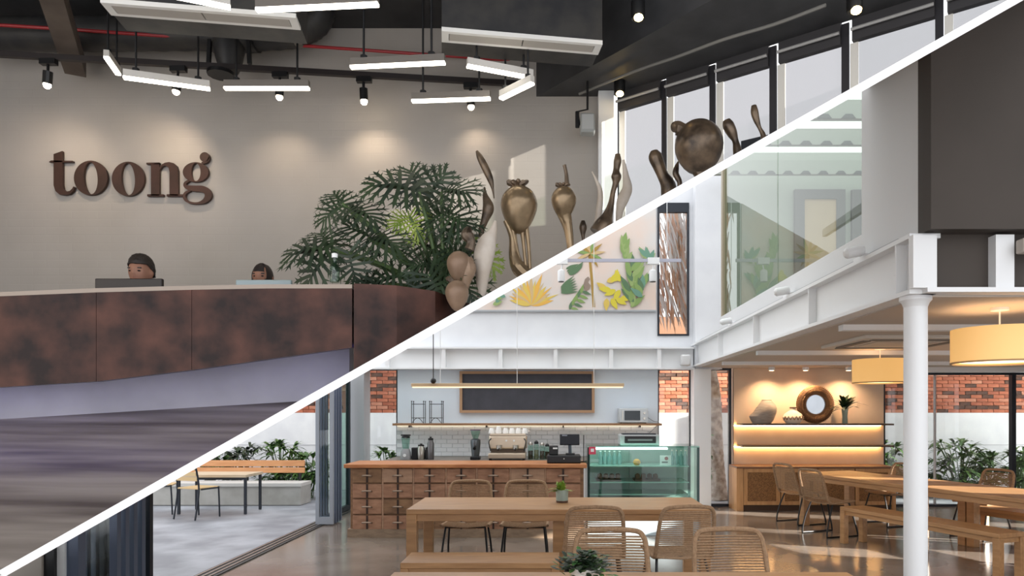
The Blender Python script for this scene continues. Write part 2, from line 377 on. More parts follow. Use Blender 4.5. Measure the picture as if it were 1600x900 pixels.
# ================================================================== ceiling services
def hz(px, py, z): return P(px, py, (z - EYE) * F / (VY - py))
alu = M('aluminium_profile', (120, 114, 108), .4, metal=.3)
alu_w = M('pale_profile', (200, 196, 190), .4)
led = M('led_diffuser', (255, 250, 240), em=(255, 246, 228), es=5)
rodm = M('black_rod', (26, 26, 28), .5)
bars = [((166, 91), (185, 118), 4.35, alu_w, 'short linear pendant seen end-on at the left of the cluster'),
        ((193, 123), (328, 141), 4.05, alu_w, 'pale linear pendant sloping above the letter sign'),
        ((351, 140), (483, 140), 4.02, alu, 'dark linear pendant hanging level, right of the sloping pale one'),
        ((548, 107), (695, 100), 4.06, alu, 'larger dark linear pendant at the middle of the ceiling'),
        ((644, 160), (766, 156), 4.0, alu, 'lowest dark linear pendant near the soffit corner'),
        ((730, 105), (832, 124), 4.1, alu_w, 'pale linear pendant whose right end meets another by the soffit'),
        ((783, 156), (832, 132), 3.98, alu_w, 'short pale pendant running back from the soffit corner'),
        ((401, 18), (591, 9), 4.05, alu, 'long linear pendant nearest the viewer at the top edge'),
        ((270, -4), (360, 14), 4.1, alu_w, 'linear pendant partly cut off by the top edge of the picture')]
for (a, b, z, mt, lb) in bars:
    p, q = hz(a[0], a[1], z), hz(b[0], b[1], z)
    t = thing('linear_pendant', lb, 'pendant lamp', (p + q) / 2, group='linear pendants in the lobby')
    wv = .04; hh = .066
    d = (q - p).normalized(); s = Vector((-d.y, d.x, 0)) * wv / 2; up = Vector((0, 0, hh)); l0 = Vector((0, 0, .016))
    MB().hexa([p - s + l0, q - s + l0, q + s + l0, p + s + l0], [p - s + up, q - s + up, q + s + up, p + s + up]).build('housing', mt, t)
    MB().hexa([p - s * .94, q - s * .94, q + s * .94, p + s * .94], [v + l0 for v in (p - s * .94, q - s * .94, q + s * .94, p + s * .94)]).build('diffuser', led, t)
    for f in (.14, .86):
        c = p.lerp(q, f); MB().tube([c + up, Vector((c.x, c.y, CEIL))], .008, 6).tube([c + up, c + up + Vector((0, 0, .02))], .025, 8).build('rod', rodm, t)
# box ducts with linear grilles
gr_f = M('grille_frame', (226, 224, 220), .5); gr_s = M('grille_slot', (170, 164, 156), .6)
for (l0, l1, wd, lb, z) in [((160, 8), (464, 32), .12, 'dark box duct with long white slot grille at upper left', 4.2), ((690, 52), (940, 73), .12, 'dark box duct with white slot grille beside the soffit', 4.25)]:
    p, q = hz(*l0, z), hz(*l1, z); t = thing('air_duct', lb, 'air duct', (p + q) / 2)
    d = (q - p).normalized(); s = Vector((-d.y, d.x, 0)); s = s if s.y > 0 else -s
    for nm, o0, o1, zz, zt, mt in [('housing', -.02, .34, .02, CEIL - z, dark_duct)]:
        b4 = [p + s * o0, q + s * o0, q + s * o1, p + s * o1]
        MB().hexa([v + Vector((0, 0, zz)) for v in b4], [v + Vector((0, 0, zt)) for v in b4]).build(nm, mt, t)
    o = [p - s * .03, q - s * .03, q + s * wd, p + s * wd]; dd = d * .05
    i = [p + dd, q - dd, q - dd + s * (wd - .03), p + dd + s * (wd - .03)]
    MB().ring(o, i, (0, 0, .03)).build('grille_frame', gr_f, t)
    for k in range(2):
        aa, bb = p + dd + (q - p - 2 * dd) * (k * .5 + .004), p + dd + (q - p - 2 * dd) * (k * .5 + .496)
        MB().prism([aa, bb, bb + s * (wd - .03), aa + s * (wd - .03)], (0, 0, .02)).build('slot_panel', gr_s, t)
# round flexible duct
t = thing('round_duct', 'fat dark flexible duct running along the ceiling above the sign', 'air duct', P(250, 60, 5.9))
pts = bez([P(-40, 55, 6.15), P(120, 53, 6.17), P(300, 52, 6.2), P(440, 50, 6.22), P(488, 34, 6.22), P(500, 8, 6.22)], 10)
MB().tube(pts, [.14 + .006 * (i % 2) for i in range(len(pts))], 14).build('hose', dark_duct, t)
MB().tube([P(330, 51, 6.2), P(400, 51, 6.2)], .165, 14).build('collar', dark_duct, t)
MB().tube([P(455, 47, 6.22), P(465, 44, 6.22)], .158, 14).build('clamp', alu, t)
t = thing('duct_boot', 'dark hanging air outlet with bracket below the round duct', 'air duct', P(358, 112, 6.1))
MB().lathe([(.08, 0), (.11, .1), (.13, .2), (.13, .3)], P(358, 112, 6.15), 12).build('cone', dark_duct, t)
MB().lathe([(.11, 0), (.11, .03)], P(345, 118, 6.0), 12).build('flange', black, t)
for s in (-1, 1): MB().bar(P(358 + s * 32, 100, 6.1), P(358 + s * 30, 55, 6.1), .03, .03).build('bracket', black, t)
# brace beam
m = MB(); z = 4.62; a, b = hz(78, -6, z), hz(118, 118, z)
m.bar(a + Vector((0, 0, .07)), b + Vector((0, 0, .07)), .16, .14)
tag(m.build('ceiling_beam', M('brown_beam', (96, 86, 78), .7, col2=(82, 72, 66), vs=5)), 'brown-grey beam running back to the lobby wall at far left', 'beam')
# red pipe, second rails
tag(MB().tube([hz(-20, 38, 4.86), hz(110, 46, 4.86), hz(822, 96, 4.86)], .014, 8).build('sprinkler_pipe', M('red_pipe', (150, 30, 36), .4)), 'thin red sprinkler pipe below the lobby ceiling', 'pipe')
# track with spot heads
z = 4.57
tag(MB().bar(hz(-30, 83, z), hz(812, 131, z), .04, .045).build('lighting_track', M('track_brown', (40, 34, 34), .5)), 'long dark lighting track in front of the lobby wall', 'lighting track')
glow = M('spot_glow', (255, 240, 220), em=(255, 235, 205), es=30)
for k, (px, pw, lb, tgt) in enumerate([(75, 9, 'dark track spotlight at the left end of the track, lit', (60, 330)), (278, 12, 'track spotlight behind the sloping pale pendant', (205, 330)), (437, 6, 'track spotlight behind the level dark pendant', (430, 380)),
                            (568, 7, 'brightly shining track spotlight right of the level dark pendant', (590, 340)), (735, 3, 'track spotlight behind the lowest pendant', (760, 330))]):
    y = 83 + (px + 30) / 842 * 48; p = hz(px, y, z) - Vector((0, 0, .03))
    t = thing('track_spotlight', lb, 'spotlight', p - Vector((0, 0, .2)), group='spotlights on the lobby track')
    MB().box(p.x - .06, p.x + .07, p.y - .025, p.y + .025, p.z - .035, p.z + .01).build('adapter', black, t)
    MB().tube([p, p - Vector((0, 0, .09))], .012, 6).build('neck', black, t)
    tg = P(*tgt, 6.5); h0 = p - Vector((0, 0, .09)); dr = (tg - h0).normalized(); dr = Vector((dr.x * .4, dr.y * .3, -1)).normalized()
    MB().tube([h0, h0 + dr * .1], .036, 10).build('head', black, t)
    MB().ball(h0 + dr * .11, .03, 10).build('bulb', glow if k in (0, 3) else M('spot_glow_soft', (255, 240, 220), em=(255, 235, 205), es=6), t)
    spot('spot_lamp', h0 + dr * .16, tg, pw, 125, 1.0, (1, .80, .60), t)
# ceiling down-lights by the soffit
for (px, py, d, lb) in [(997, 30, 5.0, 'dark cylinder downlight hanging left of the soffit'), (968, 148, 6.2, 'warm downlight at the window corner under the soffit'), (1335, 19, 4.55, 'warm downlight under the soffit near the top edge')]:
    p = P(px, py, d); t = thing('downlight', lb, 'downlight', p, group='downlights near the lobby windows')
    MB().lathe([(.045, 0), (.05, .03), (.05, .12), (.02, .14)], p, 14).build('can', black, t)
    MB().ball(p - Vector((0, .03, .005)), .034, 10, sz=.7).build('bulb', M('warm_bulb', (255, 225, 160), em=(255, 214, 130), es=12), t)
    MB().tube([p + Vector((0, 0, .13)), Vector((p.x, p.y, min(CEIL, p.z + .8 if px < 1000 and py < 100 else 4.53) if p.z < 4.5 else CEIL))], .01, 6).build('stem', rodm, t)
# loudspeaker
p = P(918, 210, 6.2); t = thing('wall_speaker', 'small grey loudspeaker hanging by the corner pillar', 'loudspeaker', p)
MB().box(p.x - .065, p.x + .065, p.y - .06, p.y + .06, p.z, p.z + .17).build('cabinet', M('speaker_grey', (150, 152, 150), .5), t, bevel=.015)
MB().box(p.x - .05, p.x + .05, p.y - .066, p.y - .06, p.z + .02, p.z + .15).build('grille', M('speaker_grille', (170, 170, 168), .6), t)
MB().tube([p + Vector((-.07, 0, .08)), p + Vector((-.09, 0, .2)), p + Vector((0, 0, .22)), Vector((p.x, p.y, 4.55))], .01, 6).tube([p + Vector((-.09, 0, .06)), p + Vector((-.09, 0, .2))], .018, 6).build('bracket', black, t)
# ================================================================== plant on the counter
def lobed_leaf(mb, base, tip, nrm, wid, seed, nl=8, droop=.22):
    rnd = random.Random(seed); base = Vector(base); tip = Vector(tip); ax = tip - base; L = ax.length; ax.normalize()
    sd = ax.cross(Vector(nrm)).normalized(); nv = sd.cross(ax).normalized()
    def pt(u, v): return base + ax * (u * L) + sd * v + nv * (-droop * (abs(v) ** 1.5) * 1.5 + .12 * L * math.sin(u * 2.6)) + Vector((0, 0, -droop * .5 * L * u * u))
    for side in (-1, 1):
        for k in range(nl):
            u0 = .02 + .86 * k / (nl - 1); ln = wid * (math.sin(PI * (.22 + .72 * u0)) ** .8) * rnd.uniform(.85, 1.1)
            ang = math.radians(-35 + 95 * (k / (nl - 1))); du, dv = math.sin(ang), math.cos(ang)
            wl = .062 * L + .03 * wid; nseg = 4; prev = None
            for j in range(nseg + 1):
                t = j / nseg; ww = wl * (1 - .1 * t) * (1 if t < .9 else .15)
                cu = u0 + du * ln * t / L; cv = side * dv * ln * t
                a_ = (cu - dv * ww / L * .5 * 1.0, cv + side * du * ww * .5); b_ = (cu + dv * ww / L * .5, cv - side * du * ww * .5)
                cur = (pt(*a_), pt(*b_))
                if prev: mb.add([prev[0], prev[1], cur[1], cur[0]], [(0, 1, 2, 3)])
                # side teeth
                if prev and j in (2, 3):
                    for sg in (-1, 1):
                        tu = cu + du * ln * .2 / L + sg * dv * ln * .2 / L; tv = cv + side * (dv * ln * .2 - sg * du * ln * .2)
                        mb.add([cur[0], cur[1], pt(tu, tv)], [(0, 1, 2)])
                prev = cur
    mb.add([pt(0, -.02 * L), pt(0, .02 * L), pt(.5, .045 * L), pt(1.05, 0), pt(.5, -.045 * L)], [(0, 1, 2, 3, 4)])
ph = thing('potted_philodendron', 'large split-leaf philodendron spreading over the right end of the copper counter', 'plant', P(690, 470, 5.1))
root = P(694, 478, 5.1)
LV = [  # base px, tip px, depth, width, tone
 ((655, 300), (575, 285), 5.0, .24, 0), ((655, 300), (640, 262), 5.2, .24, 0), ((690, 300), (735, 300), 5.1, .24, 0), ((665, 318), (700, 262), 5.35, .22, 0),
 ((545, 330), (520, 300), 5.0, .17, 0), ((545, 325), (590, 345), 4.9, .20, 0), ((535, 318), (505, 345), 5.0, .18, 0),
 ((575, 372), (625, 385), 4.85, .24, 0), ((590, 378), (540, 350), 5.0, .2, 0),
 ((520, 390), (450, 395), 4.85, .23, 0), ((520, 392), (480, 440), 4.9, .2, 0), ((515, 385), (500, 362), 5.0, .2, 0), ((545, 395), (560, 440), 4.8, .18, 0),
 ((640, 340), (615, 352), 5.15, .15, 1), ((640, 338), (655, 365), 5.1, .16, 1),
 ((690, 335), (730, 352), 5.0, .25, 0), ((690, 330), (668, 352), 5.1, .2, 0), ((710, 350), (745, 390), 5.1, .22, 0),
 ((690, 385), (660, 400), 5.05, .24, 0), ((700, 390), (735, 415), 5.0, .24, 0), ((690, 400), (640, 370), 5.3, .22, 0),
 ((640, 430), (580, 440), 4.9, .2, 0), ((670, 430), (690, 470), 4.75, .24, 0), ((700, 440), (660, 460), 4.8, .22, 0), ((720, 430), (740, 470), 4.9, .22, 0), ((680, 420), (640, 412), 4.95, .22, 0),
 ((600, 445), (548, 436), 4.9, .16, 0), ((720, 400), (690, 425), 4.85, .24, 0), ((740, 380), (775, 420), 5.3, .16, 1)]
MB().lathe([(.12, -.35), (.16, -.3), (.19, 0), (.17, 0), (.16, -.04)], root + Vector((0, .1, -.02)), 20).build('pot', M('planter_dark', (60, 52, 48), .6), ph, cut=1)
rnd = random.Random(3)
for i, (b0, b1, d, wd, tone) in enumerate(LV):
    m = MB(); pb, pt_ = P(*b0, d), P(*b1, d - .12 + .2 * rnd.random())
    lobed_leaf(m, pb, pt_, Vector((rnd.uniform(-.3, .3), -.75, .55 + rnd.uniform(-.2, .25))), wd, i)
    lf = m.build('leaf', leaf_lite if tone else leaf_dark, ph, cut=1)
    mid = root.lerp(pb, .5) + Vector((0, 0, .06))
    MB().tube(bez([root, mid, pb], 4), [.014] * 8 + [.009], 6).build('stalk', stem_m, ph, cut=1)
# small bottle and items on the counter beside the plant
p = P(523, 441, 4.6); t = thing('glass_bottle', 'small clear bottle standing on the counter under the plant', 'bottle', p)
MB().lathe([(.03, 0), (.032, .02), (.032, .09), (.015, .12), (.014, .16)], p, 14).build('body', green_glass, t)
MB().lathe([(.02, .16), (.02, .185), (.012, .19)], p, 10).build('cap', white, t)
# ================================================================== monitors and people behind the counter
def monitor(px0, px1, py, d, mt, lb):
    p0, p1 = P(px0, py, d), P(px1, py, d); c = (p0 + p1) / 2; h = .3
    t = thing('computer_monitor', lb, 'monitor', (c.x, c.y, c.z - h - .12))
    MB().box(p0.x, p1.x, d, d + .03, c.z - h, c.z).build('screen_back', mt, t, bevel=.006)
    MB().box(p0.x + .01, p1.x - .01, d + .03, d + .032, c.z - h + .01, c.z - .01).build('screen', M('screen_dark', (30, 34, 40), .2, em=(120, 130, 150), es=.3), t)
    MB().box(c.x - .03, c.x + .03, d - .02, d + .01, c.z - h - .1, c.z - h + .05).build('stand', mt, t)
    MB().box(c.x - .11, c.x + .11, d - .09, d + .09, c.z - h - .12, c.z - h - .1).build('foot', mt, t, bevel=.005)
monitor(148, 253, 435, 4.86, M('monitor_black', (34, 26, 24), .4), 'black computer monitor in front of the short-haired person')
monitor(368, 455, 437, 4.98, M('monitor_silver', (150, 165, 165), .4), 'silver-grey computer monitor in front of the dark-haired person at right')
dsk = thing('work_desk', 'low desk hidden behind the copper counter carrying the monitors', 'desk', P(300, 560, 4.95))
zt = P(200, 435, 4.86).z - .42
MB().box(X(90, 4.9), X(500, 4.9), 4.78, 5.12, zt - .035, zt).build('desk_top', top_m, dsk)
for px in (95, 495): MB().box(X(px, 4.9) - .03, X(px, 4.9) + .03, 4.9, 5.1, 1.31, zt - .03).build('leg', dark_metal, dsk, cut=1)
skin = M('skin', (150, 108, 88), .55)
def head_mesh(mb, c, h, w):
    """c = centre of the head; faces -Y; h = height, w = width"""
    n, k = 24, 20
    vs = []; fs = []
    for i in range(k + 1):
        ph_ = PI * i / k; zz = -math.cos(ph_)
        for j in range(n):
            q = 2 * PI * j / n; x, y = math.cos(q) * math.sin(ph_), math.sin(q) * math.sin(ph_)
            jw = 1 - .26 * max(0, -zz - .05) ** 1.2
            px, py, pz = x * w / 2 * jw, y * w * .62 * (1 - .12 * max(0, -zz)), zz * h / 2
            if y < -.3:                                   # face side
                f = math.exp(-(x / .16) ** 2); py -= f * .022 * math.exp(-((zz + .18) / .17) ** 2) * (h / .23)
                for s in (-1, 1):
                    e = math.exp(-((x - s * .38) / .17) ** 2) * math.exp(-((zz - .02) / .1) ** 2); py += e * .012
                py -= .006 * math.exp(-((zz + .5) / .09) ** 2) * math.exp(-(x / .3) ** 2)
                py -= .007 * math.exp(-((zz - .17) / .08) ** 2) * math.exp(-(x / .6) ** 2)
                py -= .008 * math.exp(-((zz + .85) / .15) ** 2) * math.exp(-(x / .35) ** 2)
            vs.append(Vector(c) + Vector((px, py, pz)))
    for i in range(k):
        for j in range(n): fs.append((i * n + j, i * n + (j + 1) % n, (i + 1) * n + (j + 1) % n, (i + 1) * n + j))
    mb.add(vs, fs)
    for s in (-1, 1): mb.ball(Vector(c) + Vector((s * w * .51, .01, -h * .02)), h * .13, 10, sx=.35, sy=.6, sz=1.1)
def person(px, py_top, d, h, w, lb, hair_m, shirt_m, long_hair):
    top = P(px, py_top, d); c = top - Vector((0, 0, h / 2 + .01)); seat = c.z - .80
    t = thing('person', lb, 'person', (c.x, c.y, seat - .45))
    m = MB(); head_mesh(m, c, h, w)
    def rings(lst):
        vs = []; n = 16
        for (x, y, z, rx, ry) in lst:
            vs += [Vector((x + rx * math.cos(2 * PI * j / n), y + ry * math.sin(2 * PI * j / n), z)) for j in range(n)]
        k = len(lst); fs = [(i * n + j, i * n + (j + 1) % n, (i + 1) * n + (j + 1) % n, (i + 1) * n + j) for i in range(k - 1) for j in range(n)]
        return vs, fs + [list(range(n))[::-1], [(k - 1) * n + j for j in range(n)]]
    x, y = c.x, c.y + .03; zc = c.z
    tor = [(x, y + .04, seat - .02, .16, .12), (x, y + .04, seat + .12, .155, .115), (x, y + .03, seat + .3, .165, .11), (x, y + .03, zc - .3, .19, .105), (x, y + .03, zc - .22, .17, .085), (x, y + .02, zc - .17, .07, .065), (x, y + .01, zc - .06, .052, .055)]
    m.add(*rings(tor))
    for s in (-1, 1):
        sh = Vector((x + s * .19, y + .03, zc - .26)); el = Vector((x + s * .25, y - .06, zc - .55)); wr = Vector((x + s * .12, y - .28, zc - .56))
        m.tube(bez([sh, el, wr], 5), [.052, .05, .048, .046, .044, .042, .04, .037, .034, .03, .026], 10)
        pm = wr + Vector((-s * .02, -.05, -.005)); m.tube([wr, wr + (pm - wr) * .6, pm], [.026, .034, .03], 8)
        for k, (fx, fl) in enumerate([(-.026, .05), (-.009, .062), (.009, .066), (.026, .056)]):
            f0 = pm + Vector((fx, 0, 0)); m.tube([f0, f0 + Vector((0, -fl * .55, .005)), f0 + Vector((0, -fl, -.015))], [.009, .0085, .007], 6)
        m.tube([wr + Vector((-s * .03, -.02, 0)), wr + Vector((-s * .055, -.05, 0)), wr + Vector((-s * .06, -.075, -.01))], [.011, .01, .008], 6)
        hp = Vector((x + s * .09, y + .02, seat + .04)); kn = Vector((x + s * .11, y - .4, seat + .05)); an = Vector((x + s * .11, y - .36, seat - .38))
        m.tube(bez([hp, kn, an], 5), [.085, .082, .078, .073, .068, .06, .056, .055, .05, .043, .036], 10)
        m.tube([an, an + Vector((0, -.06, -.05)), an + Vector((0, -.17, -.055))], [.038, .04, .03], 8)
    o = m.build('body', skin, t, cut=1)
    rm = o.modifiers.new('remesh', 'REMESH'); rm.mode = 'VOXEL'; rm.voxel_size = .011; rm.use_smooth_shade = True
    # shirt
    m = MB(); m.add(*rings([(a, b, c_, rx + .014, ry + .014) for (a, b, c_, rx, ry) in tor[:-1]]))
    for s in (-1, 1):
        sh = Vector((x + s * .175, y + .03, zc - .255)); el = Vector((x + s * .25, y - .06, zc - .55))
        m.tube([sh, sh.lerp(el, .5), el], [.068, .066, .06], 10)
    m.build('shirt', shirt_m, t)
    m = MB()
    for s in (-1, 1):
        hp = Vector((x + s * .09, y + .02, seat + .04)); kn = Vector((x + s * .11, y - .4, seat + .05)); an = Vector((x + s * .11, y - .36, seat - .34))
        m.tube(bez([hp, kn, an], 5), [.1, .096, .092, .087, .08, .074, .07, .068, .064, .058, .052], 10)
    m.build('trousers', dark_metal, t, cut=1)
    # eyes and brows
    for s in (-1, 1):
        MB().ball(c + Vector((s * w * .2, -w * .50, h * .005)), .011, 8, sx=1.2, sz=.6).build('eye', M('eye_dark', (30, 24, 22), .3), t)
        MB().bar(c + Vector((s * w * .1, -w * .555, h * .085)), c + Vector((s * w * .32, -w * .5, h * .095)), .012, .008).build('eyebrow', hair_m, t)
    MB().bar(c + Vector((-.022, -w * .585, -h * .27)), c + Vector((.022, -w * .585, -h * .27)), .01, .008).build('lips', M('lips', (150, 90, 82), .5), t)
    # hair
    m = MB(); n, k = 26, 14; vs = []; fs = []; rr = random.Random(px)
    lowf, lowb = (.42, -.15) if not long_hair else (.30, -1.5)
    for i in range(k + 1):
        for j in range(n):
            q = 2 * PI * j / n; fr = max(0, -math.sin(q)); edge = lowb + (lowf - lowb) * min(1, max(0, math.sin(q) * -1 + .25) * 1.6)
            if long_hair: edge = lowf if fr > .75 else lowb
            tz = 1 - (1 - max(edge, -.2)) * i / k if edge > -.2 else 1 - (1 - edge) * i / k
            zz = max(-1, min(1, tz)); rad = math.sqrt(max(0, 1 - abs(max(zz, -.1)) ** (2 if long_hair else 3.4))); g = 1.08 + (.09 * rr.random() if not long_hair else .03 * rr.random())
            vs.append(c + Vector((math.cos(q) * rad * w / 2 * g, math.sin(q) * rad * w * .62 * g + .008, tz * h / 2 * (1.06 + ((.05 + .12 * rr.random()) if zz > .5 and not long_hair else 0)))))
    for i in range(k):
        for j in range(n): fs.append((i * n + j, (i + 1) * n + j, (i + 1) * n + (j + 1) % n, i * n + (j + 1) % n))
    m.add(vs, fs); hh = m.build('hair', hair_m, t)
    so = hh.modifiers.new('thick', 'SOLIDIFY'); so.thickness = .008
    # stool under the person
    st = thing('desk_stool', 'office stool carrying the %s' % ('short-haired person' if not long_hair else 'dark-haired person at right'), 'stool', (c.x, c.y + .05, 1.31))
    MB().lathe([(.18, seat - .1), (.2, seat - .085), (.2, seat - .06), (.17, seat - .045)], (c.x, c.y + .08, 0), 20).build('seat', black, st)
    MB().tube([(c.x, c.y + .08, 1.32), (c.x, c.y + .08, seat - .09)], .025, 10).build('post', chrome, st, cut=1)
    for k in range(5):
        q = 2 * PI * k / 5; MB().bar((c.x, c.y + .08, 1.335), (c.x + .2 * math.cos(q), c.y + .08 + .2 * math.sin(q), 1.322), .03, .02).build('foot', black, st, cut=1)
person(220, 399, 5.3, .245, .155, 'person with short dark hair looking down behind the black monitor', M('hair_dark', (40, 32, 28), .6, bump=.3, vs=60), M('shirt_grey', (90, 90, 96), .8), False)
person(410, 410, 5.75, .235, .15, 'person with smooth dark hair looking down behind the silver monitor', M('hair_black', (30, 22, 22), .5), M('shirt_cream', (200, 190, 176), .8), True)
# ================================================================== bronze pod sculptures
brz = M('polished_bronze', (112, 94, 72), .27, metal=.6, col2=(160, 138, 110), vs=7, lo=.3, hi=.7)
brz_d = M('dark_patina', (58, 48, 40), .3, metal=.4, col2=(116, 98, 80), vs=9)
brz_p = M('pale_plaster_gourd', (186, 172, 158), .45, col2=(206, 196, 186), vs=6)
tanp = M('tan_gourd', (124, 100, 82), .4, metal=.2, col2=(150, 126, 104), vs=6)
GS = 'gourd sculptures by the lobby windows'
def pod(px, py, d, r, lb, mt, crown=True, legs=None, tail=None, squash=1.05, neck=.5):
    c = P(px, py, d); t = thing('gourd_sculpture', lb, 'sculpture', c - Vector((0, 0, r * 3)), group=GS)
    k = 14; prof = []
    for i in range(k + 1):
        a = PI * i / k; rr_ = r * math.sin(a) + .002; z = -r * squash * math.cos(a)
        if z < 0: z *= 1 + neck * (z / r) ** 2
        prof.append((rr_, z))
    MB().lathe(prof, c, 24).build('bulb', mt, t, cut=1)
    if crown:
        rr2 = random.Random(px)
        for i in range(9):
            q = 2 * PI * i / 9; b = c + Vector((-.1 * r, 0, r * .92)); dd = Vector((math.cos(q) * 1.0, math.sin(q) * .8, .7 + .3 * rr2.random()))
            MB().tube(bez([b, b + dd * r * .3, b + Vector((dd.x * .62, dd.y * .5, .22 + .2 * rr2.random())) * r], 3), [r * .1, r * .12, r * .14, r * .15, r * .14, r * .12, r * .05], 6).build('crown_leaf', brz_d, t, cut=1)
    for lg in (legs or []):
        pts = bez([P(x, y, d) for x, y, _ in lg], 5); ws = bez([Vector((q_, 0, 0)) for _, _, q_ in lg], 5)
        MB().tube(pts, [v.x / F * d for v in ws], 10).build('stalk', mt if len(lg) < 6 else brz_d, t, cut=1)
    if tail:
        pts = bez([P(x, y, d) for x, y, _ in tail], 5); ws = bez([Vector((q_, 0, 0)) for _, _, q_ in tail], 5)
        MB().tube(pts, [v.x / F * d for v in ws], 8).build('tendril', brz_d, t, cut=1)
    return t
pod(811, 320, 5.2, .134, 'large bronze pod with leafy crown on thin stalks, left of the smaller pod', brz, legs=[[(800, 350, 5), (806, 385, 4), (812, 405, 3), (820, 425, 6)], [(815, 352, 5), (818, 380, 3), (822, 420, 3)], [(790, 345, 4), (800, 370, 5), (803, 400, 8), (812, 420, 12), (835, 440, 10)], [(822, 352, 4), (826, 385, 3), (828, 420, 3)]])
pod(881, 312, 5.2, .092, 'small bronze pod with upright tendril beside the large crowned pod', brz, tail=[(886, 288, 4), (885, 272, 3), (882, 258, 3)], legs=[[(881, 330, 12), (886, 345, 8), (890, 370, 6), (893, 400, 5)], [(874, 330, 6), (884, 360, 3), (889, 395, 2)]])
pod(1092, 227, 4.95, .168, 'biggest round bronze pod with a knob, in front of the blinds', brz_d, crown=False, neck=.15, legs=[[(1085, 255, 14), (1092, 268, 10), (1100, 290, 8)]], tail=[(1075, 205, 8), (1064, 202, 11), (1056, 200, 11), (1051, 204, 4)])
pod(717, 412, 4.75, .08, 'tan gourd leaning on the counter end, above another gourd', tanp, crown=False, legs=[[(728, 405, 10), (732, 420, 12), (728, 440, 8), (724, 460, 5)]], tail=[(733, 390, 8), (736, 378, 7), (730, 366, 10), (733, 355, 4)])
pod(714, 457, 4.6, .075, 'lowest round tan gourd touching the slanted white edge', tanp, crown=False, tail=[(708, 442, 4), (702, 436, 5), (697, 437, 3)])
def stick(pxs, d, lb, mt, hole=None):
    b = P(*pxs[-1][:2], d); t = thing('gourd_sculpture', lb, 'sculpture', b, group=GS)
    pts = bez([P(x, y, d) for x, y, _ in pxs], 6); ws = bez([Vector((q_, 0, 0)) for _, _, q_ in pxs], 6)
    MB().tube(pts, [max(.3, v.x) / F * d for v in ws], 12).build('body', mt, t, cut=1)
    if hole: MB().ball(P(*hole, d - .05), .016, 10, sy=.6).build('hole', black, t)
stick([(745, 236, 2), (750, 246, 5), (758, 262, 6), (766, 280, 5), (770, 296, 2), (772, 310, 1)], 5.3, 'slender striped tail pointing up in front of the sunlit wall', brz_d)
stick([(757, 292, 1), (758, 305, 4), (763, 325, 9), (757, 345, 6), (752, 360, 5), (754, 372, 4)], 5.1, 'wavy brown blade rising above the pale gourd', brz_d)
stick([(774, 345, 2), (770, 362, 7), (762, 378, 14), (756, 400, 16), (754, 430, 11), (752, 460, 7), (750, 485, 5)], 4.9, 'pale spindle gourd with a round hole near the slanted edge', brz_p, hole=(759, 380))
stick([(1022, 236, 6), (1024, 245, 11), (1030, 260, 10), (1036, 275, 9), (1044, 290, 12), (1046, 310, 13)], 5.3, 'paddle-shaped grey club left of the biggest pod', brz_d)
stick([(1060, 252, 1), (1057, 262, 4), (1056, 272, 5), (1062, 285, 4), (1060, 300, 3)], 5.2, 'thin dark flame shape below the biggest pod', brz_d)
stick([(1135, 188, 6), (1138, 196, 9), (1144, 208, 8), (1149, 220, 5), (1152, 235, 7), (1155, 255, 8)], 5.0, 'dark spoon-shaped club right of the biggest pod', brz_d)
stick([(1178, 165, 4), (1179, 175, 6), (1182, 187, 5), (1187, 200, 3), (1192, 210, 4), (1195, 225, 6)], 4.9, 'narrow spoon-shaped club farthest right before the blinds', brz_d)
stick([(965, 241, 4), (965, 252, 6), (963, 266, 5), (963, 276, 8), (962, 286, 5), (958, 300, 4), (955, 318, 5), (950, 335, 8), (944, 350, 14), (936, 365, 16)], 5.3, 'bowling-pin shaped bronze figure with a pale band by the pillar', brz_d)
stick([(974, 250, 2), (978, 275, 5), (980, 295, 8), (973, 312, 9), (968, 330, 6), (966, 350, 4)], 5.5, 'pale bottle-shaped gourd beside the pin-shaped bronze figure', brz_p)
stick([(911, 345, 3), (911, 355, 6), (911, 368, 3), (912, 380, 2)], 5.3, 'small dark bud standing between the pods', brz_d)
stick([(925, 268, 1), (932, 282, 2), (938, 300, 4), (936, 330, 5), (930, 360, 4)], 5.5, 'thin white forked gourd in front of the corner pillar', brz_p)
# ================================================================== CAFE setting
conc = M('polished_concrete', (112, 101, 92), .16, col2=(140, 128, 118), vs=1.6, bump=.02, lo=.3, hi=.7, spec=.6)
court = M('courtyard_concrete', (128, 131, 138), .5, col2=(166, 169, 176), vs=1.8, lo=.35, hi=.65, bump=.06)
struct('floor_cafe', MB().box(-3.45, 9.5, -3, 12.0, -.1, 0), conc, 'glossy grey-brown concrete floor of the cafe')
struct('floor_courtyard', MB().box(-14, -3.45, 0, 16, -.12, -.01).box(-3.45, 14, 12.0, 16, -.12, -.01), court, 'pale concrete courtyard paving outside the glass doors')
BW = 12.0
blue_x0, blue_x1 = X(620, BW), X(1028, BW)
